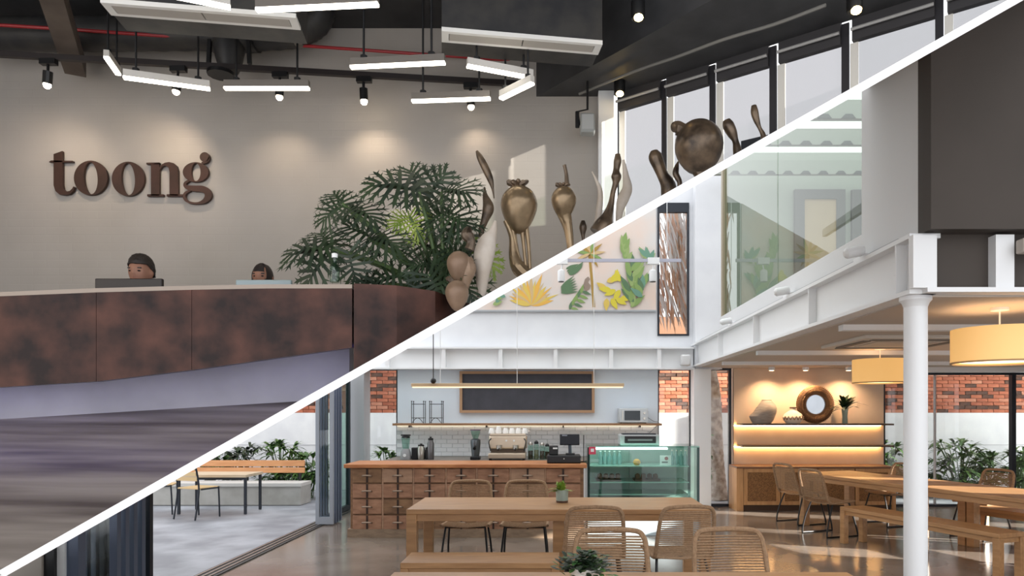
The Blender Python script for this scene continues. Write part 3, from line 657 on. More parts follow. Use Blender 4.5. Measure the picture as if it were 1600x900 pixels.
# bar back wall
struct('wall_bar', MB().box(blue_x0, blue_x1, BW, BW + .15, 0, Z(577, BW)), pale_blue, 'pale blue wall behind the coffee bar')
bz0, bz1 = Z(577, 11.8), Z(543, 11.8)
up_z = 6.2
nw0, nw1 = X(1027, BW), X(1076, BW)      # tall narrow upper window
wz0, wz1 = Z(525, BW), Z(318, BW)
m = MB(); m.box(X(440, BW), nw0, BW - .02, BW + .15, Z(577, BW), up_z).box(nw1, X(1128, BW), BW - .02, BW + .15, Z(577, BW), up_z)
m.box(nw0, nw1, BW - .02, BW + .15, Z(577, BW), wz0).box(nw0, nw1, BW - .02, BW + .15, wz1, up_z)
struct('wall_upper', m, white_wall, 'white upper wall of the double-height cafe', cut=-1)
bm_ = struct('trim_4', MB().box(X(440, 11.8), X(1084, 11.8), 11.85, 11.97, bz0 + .02, bz1 - .02), white, 'white steel beam across the bar wall')
MB().box(X(440, 11.8), X(1084, 11.8), 11.72, 11.97, bz0, bz0 + .025).build('bottom_flange', white, bm_, cut=-1)
MB().box(X(440, 11.8), X(1084, 11.8), 11.72, 11.97, bz1 - .025, bz1).build('top_flange', white, bm_, cut=-1)
for px in (605, 693, 782, 868, 955, 1030): MB().box(X(px - 3, 11.75), X(px + 3, 11.75), 11.74, 11.86, bz0 + .025, bz1 - .025).build('stiffener', white, bm_)
# narrow upper window
wn = struct('window_20', MB().ring([Vector((x, BW - .05, z)) for x, z in ((nw0, wz0), (nw1, wz0), (nw1, wz1), (nw0, wz1))], [Vector((x, BW - .05, z)) for x, z in ((nw0 + .03, wz0 + .03), (nw1 - .03, wz0 + .03), (nw1 - .03, wz1 - .16), (nw0 + .03, wz1 - .16))], (0, .08, 0)), dark_metal, 'tall narrow upper window showing dry palm fronds')
MB().box(nw0 + .03, nw1 - .03, BW, BW + .008, wz0 + .03, wz1 - .16).build('pane', clear, wn)
MB().tube([(X(1041, BW), BW - .08, wz1), (X(1041, BW), BW - .08, wz0 + 1.1)], .006, 6).build('cord', white, wn)
# columns
struct('trim_5', MB().box(X(1079, BW), X(1105, BW), 11.7, 12.15, 0, bz0), white, 'square white column at the right end of the bar wall')
struct('trim_6', MB().box(X(1084, 11.9), X(1124, 11.9), 11.75, 12.15, bz0, up_z), white_wall, 'white column continuing above the beam', cut=-1)
struct('trim_7', MB().box(X(546, 11.8), X(571, 11.8), 11.7, 12.1, 0, bz0), grey_paint, 'grey column at the left end of the bar', cut=-1)
def glass_window(name, px0, px1, d, z0, z1, lb, mull=(), fr=.05, mt=dark_metal, gl=clear, top=None):
    x0, x1 = X(px0, d), X(px1, d)
    o = [Vector((x, d, z)) for x, z in ((x0, z0), (x1, z0), (x1, z1), (x0, z1))]
    i = [Vector((x, d, z)) for x, z in ((x0 + fr, z0 + fr), (x1 - fr, z0 + fr), (x1 - fr, z1 - fr), (x0 + fr, z1 - fr))]
    w_ = struct(name, MB().ring(o, i, (0, .08, 0)), mt, lb, cut=-1)
    xs = [x0 + fr] + [X(q, d) for q in mull] + [x1 - fr]
    for q in range(len(xs) - 1): MB().box(xs[q], xs[q + 1], d + .03, d + .04, z0 + fr, z1 - fr).build('pane', gl, w_)
    for q in mull: MB().box(X(q, d) - .035, X(q, d) + .035, d - .01, d + .08, z0, z1).build('mullion', mt, w_)
    return w_
HZ = Z(577, BW)
glass_window('window_21', 571, 621, BW, 0, HZ, 'window strip left of the bar wall showing brick outside', fr=.02)
glass_window('window_22', 1028, 1079, BW, 0, HZ, 'window strip between the bar wall and the square column', fr=.02)
glass_window('window_23', 1105, 1143, BW, 0, 2.37, 'tall window with dark frame and palm trunk behind', fr=.045)
glass_window('window_24', 1380, 1800, BW, 0, HZ - .06, 'wide glazed wall at the right with brick and plants outside', mull=(1584,), fr=.035)
MB().box(X(1462, BW) - .008, X(1462, BW) + .008, BW + .0, BW + .06, .03, HZ - .09).build('glass_seam', grey_paint, bpy.data.objects['window_24'])
struct('trim_8', MB().box(X(1360, 11.8), X(1800, 11.8), 11.7, 12.05, HZ - .06, HZ + .03), white, 'white beam above the right glazed wall')
# shelf wall
warm_wall = M('warm_plaster', (222, 198, 174), .75, col2=(212, 186, 162), vs=2)
SX0, SX1 = X(1146, BW), X(1380, BW)
struct('wall_shelf', MB().box(SX0, SX1, 11.98, 12.15, 0, 2.40), warm_wall, 'warm plaster wall with lit shelves')
# outside boundary wall: white below, brick above
OW = 14.6
ow = struct('wall_boundary', MB().box(-14, 14, OW, OW + .2, 0, 1.6), M('white_masonry', (234, 234, 234), .8, col2=(224, 224, 226), vs=3), 'white boundary wall with red brick above, outside')
bk = struct('wall_brick', MB().box(-14, 14, OW + .05, OW + .2, 1.6, 3.6), M('mortar', (150, 112, 90), .9), 'weathered red brick on top of the boundary wall')
MB().box(-14, 14, OW - .008, OW, .93, .945).build('groove', M('groove', (200, 200, 202), .8), ow)
brick_ms = [M('brick_%d' % i, c, .85, col2=c2, vs=14, bump=.3) for i, (c, c2) in enumerate([((168, 96, 70), (190, 116, 88)), ((150, 84, 62), (178, 106, 80)), ((180, 118, 94), (196, 136, 110)), ((104, 72, 58), (72, 56, 50))])]
bw_, bh_ = .235, .075
def mk_brick(mt): 
    q = MB().box(-bw_ / 2 + .006, bw_ / 2 - .006, -.02, .06, .005, bh_ - .005).build('brick', mt, bk, local=True); return q
protos = []
rb = random.Random(11); spans = [(455, 548), (570, 622), (1026, 1080), (1104, 1142), (1380, 1602)]; stuff = [MB(), MB(), MB()]; nb = 0
wb = worg(bk)
for r_ in range(13):
    z = 1.6 + r_ * bh_; x = -7.5 + (bw_ / 2 if r_ % 2 else 0)
    while x < 11.5:
        px = VX + x / OW * F; yy = OW + .04 + rb.uniform(-.008, .008); k = rb.choices([0, 1, 2, 3], [4, 3, 2, 1 + 6 * max(0, math.sin(x * 2.3 + 1) * math.sin(z * 5))])[0]
        if any(a <= px <= b for a, b in spans) and nb < 300 and z < 2.55:
            if len(protos) < 4:
                k = len(protos); o = mk_brick(brick_ms[k]); protos.append(o)
            else:
                o = protos[k].copy(); COL.objects.link(o); o.parent = bk
            o.location = Vector((x, yy, z)) - wb; nb += 1
        else: stuff[min(k, 2)].box(x - bw_ / 2 + .006, x + bw_ / 2 - .006, yy - .02, yy + .06, z + .005, z + bh_ - .005)
        x += bw_
for k in range(3): stuff[k].build('brick_courses', brick_ms[k], bk, kind='stuff')
# ================================================================== mezzanine
MX = 2.36
mez_g = M('mezzanine_plaster', (216, 217, 218), .7)
shadowface = M('shadowed_grey_plaster', (72, 65, 60), .8, col2=(66, 60, 55), vs=1.5)  # dark tone puts the end wall's shade into its colour
struct('ceiling_mezzanine', MB().box(MX + .06, 9.5, 4.62, 11.98, 2.36, 2.62), M('ceiling_beige', (196, 184, 172), .8), 'beige ceiling under the mezzanine')
g = struct('trim_9', MB().box(MX, MX + .05, 4.62, 12.0, 2.40, 2.73), white, 'deep white steel beam carrying the mezzanine edge')
MB().box(MX - .08, MX + .1, 4.55, 12.0, 2.37, 2.40).build('bottom_flange', white, g)
MB().box(MX - .08, MX + .12, 4.55, 12.0, 2.73, 2.76).build('top_flange', white, g)
for d in (4.75, 6.4, 8.2, 10.0): MB().box(MX - .07, MX, d, d + .02, 2.40, 2.73).build('stiffener', white, g)
for k in range(3): MB().lathe([(.02, 0), (.02, .02), (.012, .03)], (MX, 4.86, 2.47 + k * .09), 8, mat=Matrix.Rotation(-PI / 2, 4, 'Y')).build('bolt', white, g)
MB().box(X(1427, 4.5), X(1464, 4.5), 4.5, 4.56, 2.40, 2.74).build('end_plate', white, g)
gb = struct('trim_10', MB().box(MX + .06, 4.2, 4.58, 4.64, 2.40, 2.76), shadowface, 'grey front beam of the mezzanine beside the round column')
MB().box(MX + .0, 4.2, 4.48, 4.66, 2.37, 2.40).build('flange', white, gb)
MB().box(X(1556, 4.5), X(1585, 4.5), 4.5, 4.58, 2.40, 2.74).build('end_post', white, gb)
struct('wall_mezzanine', MB().box(MX, 4.2, 4.44, 4.6, 2.76, 6), shadowface, 'plain end wall of the mezzanine, its shade painted in as dark grey', cut=-1)
struct('wall_mezzanine_side', MB().box(MX, MX + .14, 4.6, 5.45, 2.76, 6), mez_g, 'white side pier of the mezzanine beside the glass', cut=-1)
p = P(1597, 382, 4.45); tag(MB().box(p.x - .03, p.x + .2, p.y - .06, p.y + .02, p.z - .06, p.z + .03).build('wall_lamp', M('pale_brown', (176, 166, 156), .5), bevel=.01), 'small pale fitting on the mezzanine end wall at the right edge', 'lamp')
# glass front of the mezzanine
gz0 = 2.98
gw = struct('window_25', MB().box(MX, MX + .12, 5.45, 10.2, 2.76, gz0), mez_g, 'tall frameless green glass front of the mezzanine')
for d0, d1 in ((5.45, 7.67), (7.69, 10.1)): MB().box(MX + .05, MX + .065, d0, d1, gz0, 6).build('pane', glassmat('mezzanine_glass', (228, 236, 228), .02, ior=1.4) if 'mezzanine_glass' not in MATS else MATS['mezzanine_glass'], gw, cut=-1)
MB().box(MX + .02, MX + .1, 10.1, 10.2, gz0, 6).build('frame', M('bronze_frame', (150, 138, 116), .5), gw, cut=-1)
# rooms behind the glass
struct('wall_mezzanine_back', MB().box(MX + .1, 7, 11.9, 12.0, 2.62, 6), M('pale_green_white', (168, 172, 164), .8), 'pale wall behind the mezzanine glass', cut=-1)
struct('floor_mezzanine', MB().box(MX + .12, 7, 4.64, 11.9, 2.62, 2.70), M('mezz_floor', (150, 140, 130), .6))
dr = struct('door_1', MB().box(X(1258, 11.8), X(1308, 11.8), 11.84, 11.9, 2.7, Z(310, 11.8)), M('door_beige', (196, 170, 140), .6), 'beige door in a dark frame behind the mezzanine glass')
o = [Vector((X(a, 11.8), 11.82, z)) for a, z in ((1243, 2.7), (1322, 2.7), (1322, Z(295, 11.8)), (1243, Z(295, 11.8)))]; i_ = [Vector((X(a, 11.8), 11.82, z)) for a, z in ((1258, 2.7), (1308, 2.7), (1308, Z(310, 11.8)), (1258, Z(310, 11.8)))]
MB().ring(o, i_, (0, .08, 0)).build('door_frame', M('door_frame_grey', (104, 104, 100), .6), dr)
MB().box(X(1333, 11.8), X(1352, 11.8), 11.84, 11.9, 2.9, Z(295, 11.8)).build('side_panel', M('door_frame_grey', (104, 104, 100)), dr)
# purlins and corrugated roof pieces seen through the glass
for k, (d, py) in enumerate([(11.2, 272), (9.6, 226), (8.2, 185)]):
    z = Z(py, d); q = struct('trim_%d' % (20 + k), MB().box(MX + .12, 6.5, d, d + .08, z, z + .22), M('roof_white', (158, 162, 154), .7), 'pale roof purlin with corrugated deck behind the mezzanine glass', cut=-1)
    for j in range(13):
        x = 2.75 + j * .28
        MB().prism([Vector((x, d - .01, z)), Vector((x + .17, d - .01, z)), Vector((x + .13, d - .01, z + .05)), Vector((x + .05, d - .01, z + .05))], (0, .02, 0)).build('deck_rib', M('rib_shadow_grey', (70, 78, 72), .8), q, cut=-1)  # shadow of the corrugated deck put into the dark rib colour
tag(MB().bar((4.4, 9.2, Z(180, 9)), (3.4, 6.2, 4.25), .12, .14).build('roof_strut', M('roof_white', (214, 218, 212)), cut=-1), 'sloping pale roof strut behind the mezzanine glass', 'strut')
# round column
cl = thing('round_column', 'slim round white column standing in front of the right tables', 'column', (2.39, 4.68, 0))
MB().lathe([(.073, .0), (.073, 2.33)], (2.385, 4.68, 0), 28).build('shaft', white, cl)
MB().lathe([(.073, 2.30), (.085, 2.33), (.1, 2.345), (.1, 2.37)], (2.385, 4.68, 0), 28).build('capital', white, cl)
MB().lathe([(.11, .0), (.11, .012)], (2.385, 4.68, 0), 20).build('base_plate', white, cl)
# spotlights along the beam
for k, (d, lb) in enumerate([(5.3, 'white spotlight on the mezzanine beam nearest the round column'), (7.0, 'middle white spotlight on the mezzanine beam'), (9.3, 'white spotlight on the mezzanine beam farthest from the round column')]):
    t = thing('beam_spotlight', lb, 'spotlight', (MX - .04, d, 2.76), group='spotlights on the mezzanine beam')
    MB().box(MX - .06, MX + .0, d - .06, d + .16, 2.76, 2.79).build('adapter', white, t)
    MB().lathe([(.036, 0), (.04, .02), (.04, .13), (.02, .15)], (MX - .06, d - .02, 2.82), 12, mat=Matrix.Rotation(-PI / 2 - .2, 4, 'Y')).build('head', white, t)
    MB().tube([(MX - .04, d + .05, 2.78), (MX - .09, d + .02, 2.82)], .012, 6).build('arm', white, t)
tag(MB().bar((MX - .02, 4.8, 2.775), (MX - .02, 11.4, 2.775), .03, .025).build('beam_track', M('track_grey', (150, 152, 156), .5)), 'thin grey lighting track on top of the mezzanine beam', 'lighting track')
# air conditioner cassette and ribs under the mezzanine
ac = thing('ceiling_cassette', 'square pale air conditioner outlet set in the mezzanine ceiling', 'air conditioner', (3.6, 7.4, 2.30))
MB().box(3.0, 4.15, 6.85, 8.0, 2.325, 2.365).build('frame', M('ac_cream', (214, 206, 196), .6), ac, bevel=.01)
for a in ((3.12, 4.03, 6.95, 7.03), (3.12, 4.03, 7.82, 7.9), (3.08, 3.16, 7.08, 7.77), (3.99, 4.07, 7.08, 7.77)): MB().box(*a, 2.315, 2.33).build('louvre', M('louvre_dark', (120, 112, 104), .6), ac)
MB().box(3.25, 3.9, 7.15, 7.7, 2.318, 2.33).build('intake', M('ac_intake', (190, 180, 170), .6), ac)
for k, (d, lb) in enumerate([(6.05, 'pale ceiling rib nearest the round column'), (8.6, 'second pale ceiling rib under the mezzanine'), (10.4, 'farthest pale ceiling rib, before the shelf wall')]): struct('trim_%d' % (30 + k), MB().box(MX + .1, 9, d, d + .1, 2.31, 2.37), white, lb)
# off-frame right wall with window openings that lets low sun in
m = MB(); RX = 8.2
m.box(RX, RX + .2, -3, 3.3, 2.6, 6.3).box(RX, RX + .2, 3.3, 4.62, 2.6, 4.7)  # unseen raised parts, added to block sun on lobby floor and long table
for a, b in ((-3, 6.2), (5.2, 6.2), (7.0, 7.6), (8.0, 9.2), (9.7, 12)): m.box(RX, RX + .2, a, b, 0, 2.6)
m.box(RX, RX + .2, -3, 12, 2.2, 2.62)
struct('wall_mezzanine_blocker', MB().box(7.0, 7.15, 4.64, 12.0, 2.62, 7.0), MATS['white_plaster'], 'unseen white side wall of the mezzanine, added to keep sun off the mural', cut=-1)  # unseen wall added to stop sun reaching the mural
struct('wall_yard_blocker', MB().box(12, 12.2, 11.5, 14.8, 0, 3.8), white_wall, 'unseen white yard wall, added to shade the boundary wall')  # unseen wall added to keep direct sun off the boundary wall
struct('wall_right', m, white_wall, 'unseen white side wall with openings, raised parts added to block sun')
# ================================================================== mural
mu = thing('jungle_mural', 'painted mural of tropical leaves on the upper white wall', 'mural', P(890, 485, 11.97))
MD = 11.94
MB().box(X(700, MD), nw0 - .03, MD, MD + .035, Z(485, MD), 5.4).build('panel', M('mural_ground', (214, 210, 206), .8, col2=(226, 204, 190), vs=.9, lo=.4, hi=.6), mu, cut=-1)
MB().box(X(700, MD), nw0 - .03, MD - .02, MD + .03, Z(487, MD), Z(484.5, MD)).build('edge_strip', M('edge_grey', (170, 174, 178), .6), mu, cut=-1)
MLN = [0]
def ml(cx, cy, ang, L, W, mt, d=0):
    MLN[0] += 1; d = MD - .004 - MLN[0] * .0004
    pts = []; n = 9
    for s in (1, -1):
        for i in range(n + 1):
            t = i / n if s > 0 else 1 - i / n; ww = W / 2 * math.sin(PI * (t ** .75)) * s
            u, v = L * t, ww; pts.append((cx + u * math.cos(ang) - v * math.sin(ang), cy - u * math.sin(ang) - v * math.cos(ang)))
    pts = [p for i, p in enumerate(pts) if i == 0 or (abs(p[0] - pts[i - 1][0]) + abs(p[1] - pts[i - 1][1])) > .05]
    MB().prism([P(x, y, d) for x, y in pts], (0, .003, 0)).build('painted_leaf', mt, mu, cut=-1)
def mp(n, c): return M('mural_' + n, c, .8)
o1, o2, o3 = mp('orange', (226, 176, 84)), mp('gold', (218, 190, 96)), mp('straw', (206, 178, 130))
g1, g2, g3, g4 = mp('deep_green', (96, 124, 92)), mp('leaf_green', (134, 160, 96)), mp('sage', (150, 170, 110)), mp('yellow', (214, 200, 70)); bl = mp('bluegreen', (110, 150, 130)); br_ = mp('brown', (150, 132, 120)); tn = mp('ochre', (170, 138, 70))
rm_ = random.Random(8)
for k in range(17):
    a = math.radians(12 + k * 9.6); ml(829, 477, a, rm_.uniform(34, 48) * (1.1 if abs(a - 1.4) < .6 else 1), 5 if k % 2 else 8, (o1, o2, o3)[k % 3], MD - .004 - .003 * (k % 3))
for k in range(9): ml(884 + 1.5 * k, 420 + 4.5 * k - k * k * .5, math.radians(20 + k * 3), 22, 5, g1); 
for k in range(7): ml(876, 458 - k * 1.5, math.radians(5 + k * 6), 28, 4, g1)
for k in range(10): ml(890 + k * 2.2, 484 - k * 3.2, math.radians(-20 if k % 2 else 75), 15, 5, g2 if k % 3 else g1)
for k in range(9):
    a = math.radians(-60 + k * 33); ml(922, 396, a, 25, 5, (tn, g2, o3)[k % 3])
MB().prism([P(x, y, MD - .004) for x, y in [(919, 398), (923, 398), (927, 440), (930, 480), (926, 480), (923, 440)]], (0, .003, 0)).build('painted_trunk', tn, mu, cut=-1)
for k in range(12): ml(948 + (k % 4) * 7, 440 + (k // 4) * 13, math.radians(20 + 31 * k), 20, 9, g4 if k % 4 else o2, MD - .005)
for k in range(16):
    b0 = (985 + (k % 3) * 3, 480 - (k // 2) * 8); ml(b0[0], b0[1], math.radians(40 + (k * 47) % 100), 30, 9, (g2, g3, g1, g2)[k % 4], MD - .006 - .002 * (k % 2))
for k in range(8): ml(978 - k * .5, 410 - k * 4, math.radians(60 + (k * 37) % 60), 20, 8, (g3, g2)[k % 2], MD - .008)
for k in range(7): ml(1004, 440 + k * 4, math.radians(35 + k * 18), 24, 9, (bl, g1, g2)[k % 3], MD - .01)
for k in range(6): ml(1010 + (k % 2) * 4, 412 - k * 2, math.radians(50 + k * 18), 22, 8, (g3, bl)[k % 2], MD - .007)
for k in range(5): ml(770 + k * 5, 476 - k * 3, math.radians(20 + k * 35), 16, 7, (g3, bl, g2)[k % 3])
MB().prism([P(x, y, MD - .01) for x, y in [(911, 446), (914, 436), (919, 432), (922, 436), (919, 441), (923, 446), (921, 452), (915, 456)]], (0, .003, 0)).build('painted_bird', br_, mu, cut=-1)
# track light in front of the mural
t = thing('wall_track_light', 'white track bar with two round spotlights across the mural', 'spotlight', P(960, 407, 11.2))
TD = 11.2
MB().bar(P(872, 407, TD), P(1064, 407, TD), .03, .05).build('bar', M('track_lilac', (176, 176, 190), .5), t)
for px in (877, 1020):
    MB().box(X(px - 8, TD), X(px + 10, TD), TD - .04, TD + .04, Z(413, TD), Z(403, TD)).build('adapter', white, t)
    c = P(px, 440, TD); hd = MB().lathe([(.05, 0), (.058, .02), (.058, .17), (.03, .19)], c, 14).build('head', white, t)
    MB().tube([c + Vector((0, 0, .18)), P(px + 2, 412, TD)], .012, 6).build('neck', white, t)
    MB().lathe([(.045, -.008), (.045, .002)], c, 14).build('lens', black, hd)
tag(MB().box(X(1064, 11.6), X(1079, 11.6), 11.55, 11.72, Z(572, 11.6), Z(554, 11.6)).build('security_camera', M('camera_white', (214, 214, 214), .4), bevel=.03), 'small white security camera on the beam end beside the column', 'camera')
# ================================================================== bar counter with drawers
BD = 9.03
bc = thing('bar_counter', 'reclaimed wood bar counter with a grid of drawers and iron pulls', 'counter', (X(730, BD), BD + .3, 0))
bx0, bx1 = X(547, BD), X(912, BD); zt = Z(731, BD)
MB().box(bx0, bx1, BD + .02, BD + .6, .1, zt).build('carcass', old_wood_c, bc)
MB().box(bx0 - .03, bx1 + .02, BD - .02, BD + .62, 0, .11).build('plinth', M('plinth_wood', (128, 108, 90), .7, col2=(150, 128, 106), vs=4, st=(2, 6, 6)), bc)
MB().box(bx0 - .07, bx1 + .04, BD - .05, BD + .66, zt, zt + .05).build('counter_top', M('bar_top_wood', (168, 104, 62), .4, col2=(196, 134, 84), vs=3, st=(1.5, 8, 8), bump=.05), bc, bevel=.008)
cols = [550, 598, 646, 697, 745, 797, 852, 908]; rows = [731, 755, 779, 804, 828]
pull_m = M('iron_pull', (150, 132, 116), .4, metal=.7)
for c_ in range(7):
    for r_ in range(4):
        x0, x1 = X(cols[c_], BD) + .012, X(cols[c_ + 1], BD) - .012; z1, z0 = Z(rows[r_], BD) - .012, Z(rows[r_ + 1], BD) + .01
        mt = random.Random(c_ * 7 + r_).choice([old_wood, old_wood, old_wood_b, old_wood_c])
        dw = MB().box(x0, x1, BD - .012, BD + .02, z0, z1).build('drawer', mt, bc, bevel=.004)
        xc, zc = (x0 + x1) / 2, (z0 + z1) / 2
        MB().box(xc - .012, xc + .012, BD - .018, BD - .012, z0, z1).build('strap', M('iron_strap', (54, 38, 32), .6), dw)
        MB().tube(bez([(xc - .06, BD - .015, zc - .005), (xc - .05, BD - .04, zc), (xc, BD - .05, zc + .004), (xc + .05, BD - .04, zc), (xc + .06, BD - .015, zc - .005)], 3), .011, 6).build('pull', pull_m, dw)
for c_ in cols[1:-1]: MB().box(X(c_, BD) - .01, X(c_, BD) + .01, BD - .006, BD + .02, .11, zt).build('divider', old_wood_b, bc)
# back work counter
bkc = thing('back_counter', 'white work counter along the tiled wall behind the bar', 'counter', (X(820, 11.4), 11.4, 0))
MB().box(blue_x0 + .05, blue_x1 - .1, 10.95, 11.98, 0, .83).build('cabinet', white, bkc)
MB().box(blue_x0 + .02, blue_x1 - .08, 10.9, 11.98, .83, .86).build('worktop', M('worktop', (120, 112, 104), .4), bkc)
# tiles
tl = thing('tile_splashback', 'glossy white subway tiles on the wall behind the bar', 'tiles', (X(825, 11.95), 11.98, .86))
tile_m = M('white_tile', (238, 240, 244), .12, bump=.05, vs=30); tw, th = .19, .072
MB().box(blue_x0 + .0, blue_x1, 11.985, 11.999, .86, 1.40).build('grout', M('grout', (214, 218, 222), .8), tl)
tp = None; zz = .862; r_ = 0
while zz < 1.37:
    x = blue_x0 + (tw / 2 if r_ % 2 else .0) + tw / 2
    while x < blue_x1 - tw / 2 + .01:
        if tp is None: tp = MB().box(-tw / 2 + .004, tw / 2 - .004, -.01, .004, .003, th - .003).build('tile', tile_m, tl, local=True, bevel=.003); o = tp
        else: o = tp.copy(); COL.objects.link(o); o.parent = tl
        o.location = Vector((x, 11.985, zz)) - worg(tl); o.rotation_euler = (random.uniform(-.02, .02), 0, random.uniform(-.012, .012))
        x += tw
    zz += th; r_ += 1
# shelf
sh = thing('wall_shelf', 'long thin wooden shelf above the tiled splashback', 'shelf', (X(825, 11.8), 11.8, Z(665, 11.7)))
MB().box(X(614, 11.7), X(1034, 11.7), 11.66, 11.985, Z(665, 11.7), Z(661.5, 11.7)).build('board', M('shelf_wood', (140, 104, 74), .5, col2=(164, 126, 92), vs=3, st=(1, 8, 8)), sh)
for px in (640, 760, 880, 1000): MB().box(X(px, 11.8) - .01, X(px, 11.8) + .01, 11.75, 11.985, Z(668, 11.7), Z(665, 11.7)).build('bracket', dark_metal, sh)
MB().box(X(620, 11.9), X(1026, 11.9), 11.93, 11.97, Z(666, 11.9), Z(664.6, 11.9)).build('light_strip', M('added_shelf_glow', (255, 240, 215), em=(255, 232, 200), es=.8), sh)  # added glowing strip, no lamp known under this shelf
szt = Z(661.5, 11.7)
for px in (654, 682):
    x = X(px, 11.8); t = thing('wire_rack', 'left of the two small black wire racks on the shelf' if px == 654 else 'right of the two small black wire racks on the shelf', 'rack', (x, 11.8, szt), group='wire racks on the shelf')
    for sx in (-1, 1):
        for yy in (11.72, 11.88): MB().tube([(x + sx * .1, yy, szt), (x + sx * .1, yy, szt + .36)], .006, 6).ball((x + sx * .1, yy, szt + .365), .011, 8).build('post', black, t)
    for zz in (.09, .32): MB().tube([(x - .1, 11.72, szt + zz), (x + .1, 11.72, szt + zz), (x + .1, 11.88, szt + zz), (x - .1, 11.88, szt + zz)], .005, 6, closed=True).build('rail', black, t)
    MB().tube(bez([(x - .09, 11.72, szt + .01), (x - .03, 11.72, szt + .08), (x + .03, 11.72, szt + .08), (x + .09, 11.72, szt + .01)], 4), .005, 6).build('scroll', black, t)
# microwave
x0, x1 = X(967, 11.72), X(1012, 11.72); zb = szt + .012; z1 = Z(638, 11.72)
mw = thing('microwave_oven', 'silver microwave oven with black window at the right end of the shelf', 'microwave', ((x0 + x1) / 2, 11.82, szt))
MB().box(x0, x1, 11.68, 11.97, zb, z1).build('body', M('microwave_silver', (196, 200, 202), .35, metal=.2), mw, bevel=.008)
MB().box(x0 + .09, x1 - .13, 11.672, 11.68, zb + .04, z1 - .04).build('window', M('microwave_window', (30, 40, 46), .15), mw)
MB().box(x0 + .05, x0 + .065, 11.655, 11.68, zb + .04, z1 - .04).build('handle', chrome, mw)
for k in range(2): MB().lathe([(.022, 0), (.02, .02)], (x1 - .06, 11.68, zb + .07 + .09 * k), 12, mat=Matrix.Rotation(PI / 2, 4, 'X')).build('knob', chrome, mw)
for xx in (x0 + .04, x1 - .04): MB().box(xx - .015, xx + .015, 11.72, 11.93, szt, zb).build('foot', black, mw)
tag(MB().tube(bez([(x1, 11.9, zb + .1), (x1 + .12, 11.85, zb + .02), (x1 + .2, 11.8, szt + .01), (x1 + .06, 11.64, szt - .12), (x1 - .1, 11.75, szt - .28), (x1 - .12, 11.9, szt - .45)], 5), .006, 6).build('power_cord', M('cord_grey', (130, 134, 140), .5)), 'thin grey power cord looping from the microwave past the shelf end', 'cord')
# chalkboard
t = thing('chalkboard', 'wide empty chalkboard in a wooden frame above the bar', 'chalkboard', (X(823, 11.93), 11.96, Z(644, 11.95)))
cx0, cx1, cz0, cz1 = X(718, 11.93), X(929, 11.93), Z(645, 11.93), Z(580, 11.93)
MB().box(cx0 + .04, cx1 - .04, 11.955, 11.995, cz0 + .04, cz1 - .04).build('board', M('slate', (62, 63, 70), .7, col2=(72, 72, 80), vs=4), t)
for a in ((cx0, cx1, cz0, cz0 + .045), (cx0, cx1, cz1 - .045, cz1), (cx0, cx0 + .045, cz0 + .045, cz1 - .045), (cx1 - .045, cx1, cz0 + .045, cz1 - .045)): MB().box(a[0], a[1], 11.93, 11.995, a[2], a[3]).build('frame_rail', M('frame_wood', (176, 140, 108), .5), t)
# long wooden pendant over the bar
d = 9.3; t = thing('bar_pendant', 'long slim wooden linear pendant hanging above the bar', 'pendant lamp', P(809, 606, d))
MB().box(X(643, d), X(975, d), d - .03, d + .03, Z(604, d), Z(599, d)).build('bar', M('pendant_wood', (206, 178, 142), .5), t, bevel=.004)
MB().box(X(645, d), X(973, d), d - .022, d + .022, Z(606, d), Z(604, d)).build('diffuser', M('warm_diffuser', (255, 235, 200), em=(255, 220, 170), es=.7), t)
for px in (688, 808, 928): MB().tube([P(px, 599, d), Vector((X(px, d), d, 4.6))], .004, 6).build('wire', white, t)
t = thing('ball_pendant', 'small black ball hanging on a cable above the bar', 'pendant lamp', P(677, 600, 9.25))
MB().ball(P(677, 595, 9.25), .038, 16).build('ball', black, t); MB().tube([P(677, 592, 9.25), Vector((X(677, 9.25), 9.25, 4.6))], .006, 6).build('cable', black, t)
tb = struct('trim_50', MB().box(X(640, 9.3), X(945, 9.3), 9.22, 9.34, 4.6, 4.72), white, 'white ceiling rail holding the bar pendants')
for px in (650, 900): MB().box(X(px, 9.3) - .04, X(px, 9.3) + .04, 9.34, 12.0, 4.6, 4.72).build('bracket', white, tb)
# ================================================================== things on the bar
ct = .861; CD = 11.15
def at_px(px, d, z): return Vector((X(px, d), d, z))
steel = chrome
# blender
p = at_px(634, CD, ct); t = thing('countertop_blender', 'kitchen blender with black cross-shaped lid at the left end of the bar', 'blender', p)
MB().lathe([(.085, 0), (.09, .02), (.08, .12), (.06, .17)], p, 16).build('base', M('blender_grey', (150, 150, 152), .4), t)
MB().lathe([(.05, .17), (.055, .2), (.07, .34), (.07, .35)], p, 16).build('jar', green_glass, t)
MB().lathe([(.065, .34), (.065, .37), (.02, .375)], p, 16).build('lid', black, t); MB().box(p.x - .075, p.x + .075, p.y - .02, p.y + .02, p.z + .375, p.z + .395).build('handle', black, t)
MB().lathe([(.025, 0), (.025, .01)], p + Vector((0, -.085, .07)), 12, mat=Matrix.Rotation(PI / 2, 4, 'X')).build('dial', white, t)
p = at_px(648, CD, ct); tag(MB().box(p.x - .045, p.x + .05, p.y - .05, p.y + .05, p.z, p.z + .19).build('storage_canister', black, bevel=.012), 'black square canister beside the blender', 'canister')
def jar(px, h, r, lb, mt, lidm, nm='storage_jar', cat='jar'):
    p = at_px(px, CD, ct); t = thing(nm, lb, cat, p)
    MB().lathe([(r * .9, 0), (r, .02), (r, h * .7), (r * .7, h * .82), (r * .7, h * .85)], p, 16).build('body', mt, t)
    MB().lathe([(r * .75, h * .85), (r * .75, h * .93), (r * .3, h * .95), (r * .3, h)], p, 14).build('lid', lidm, t)
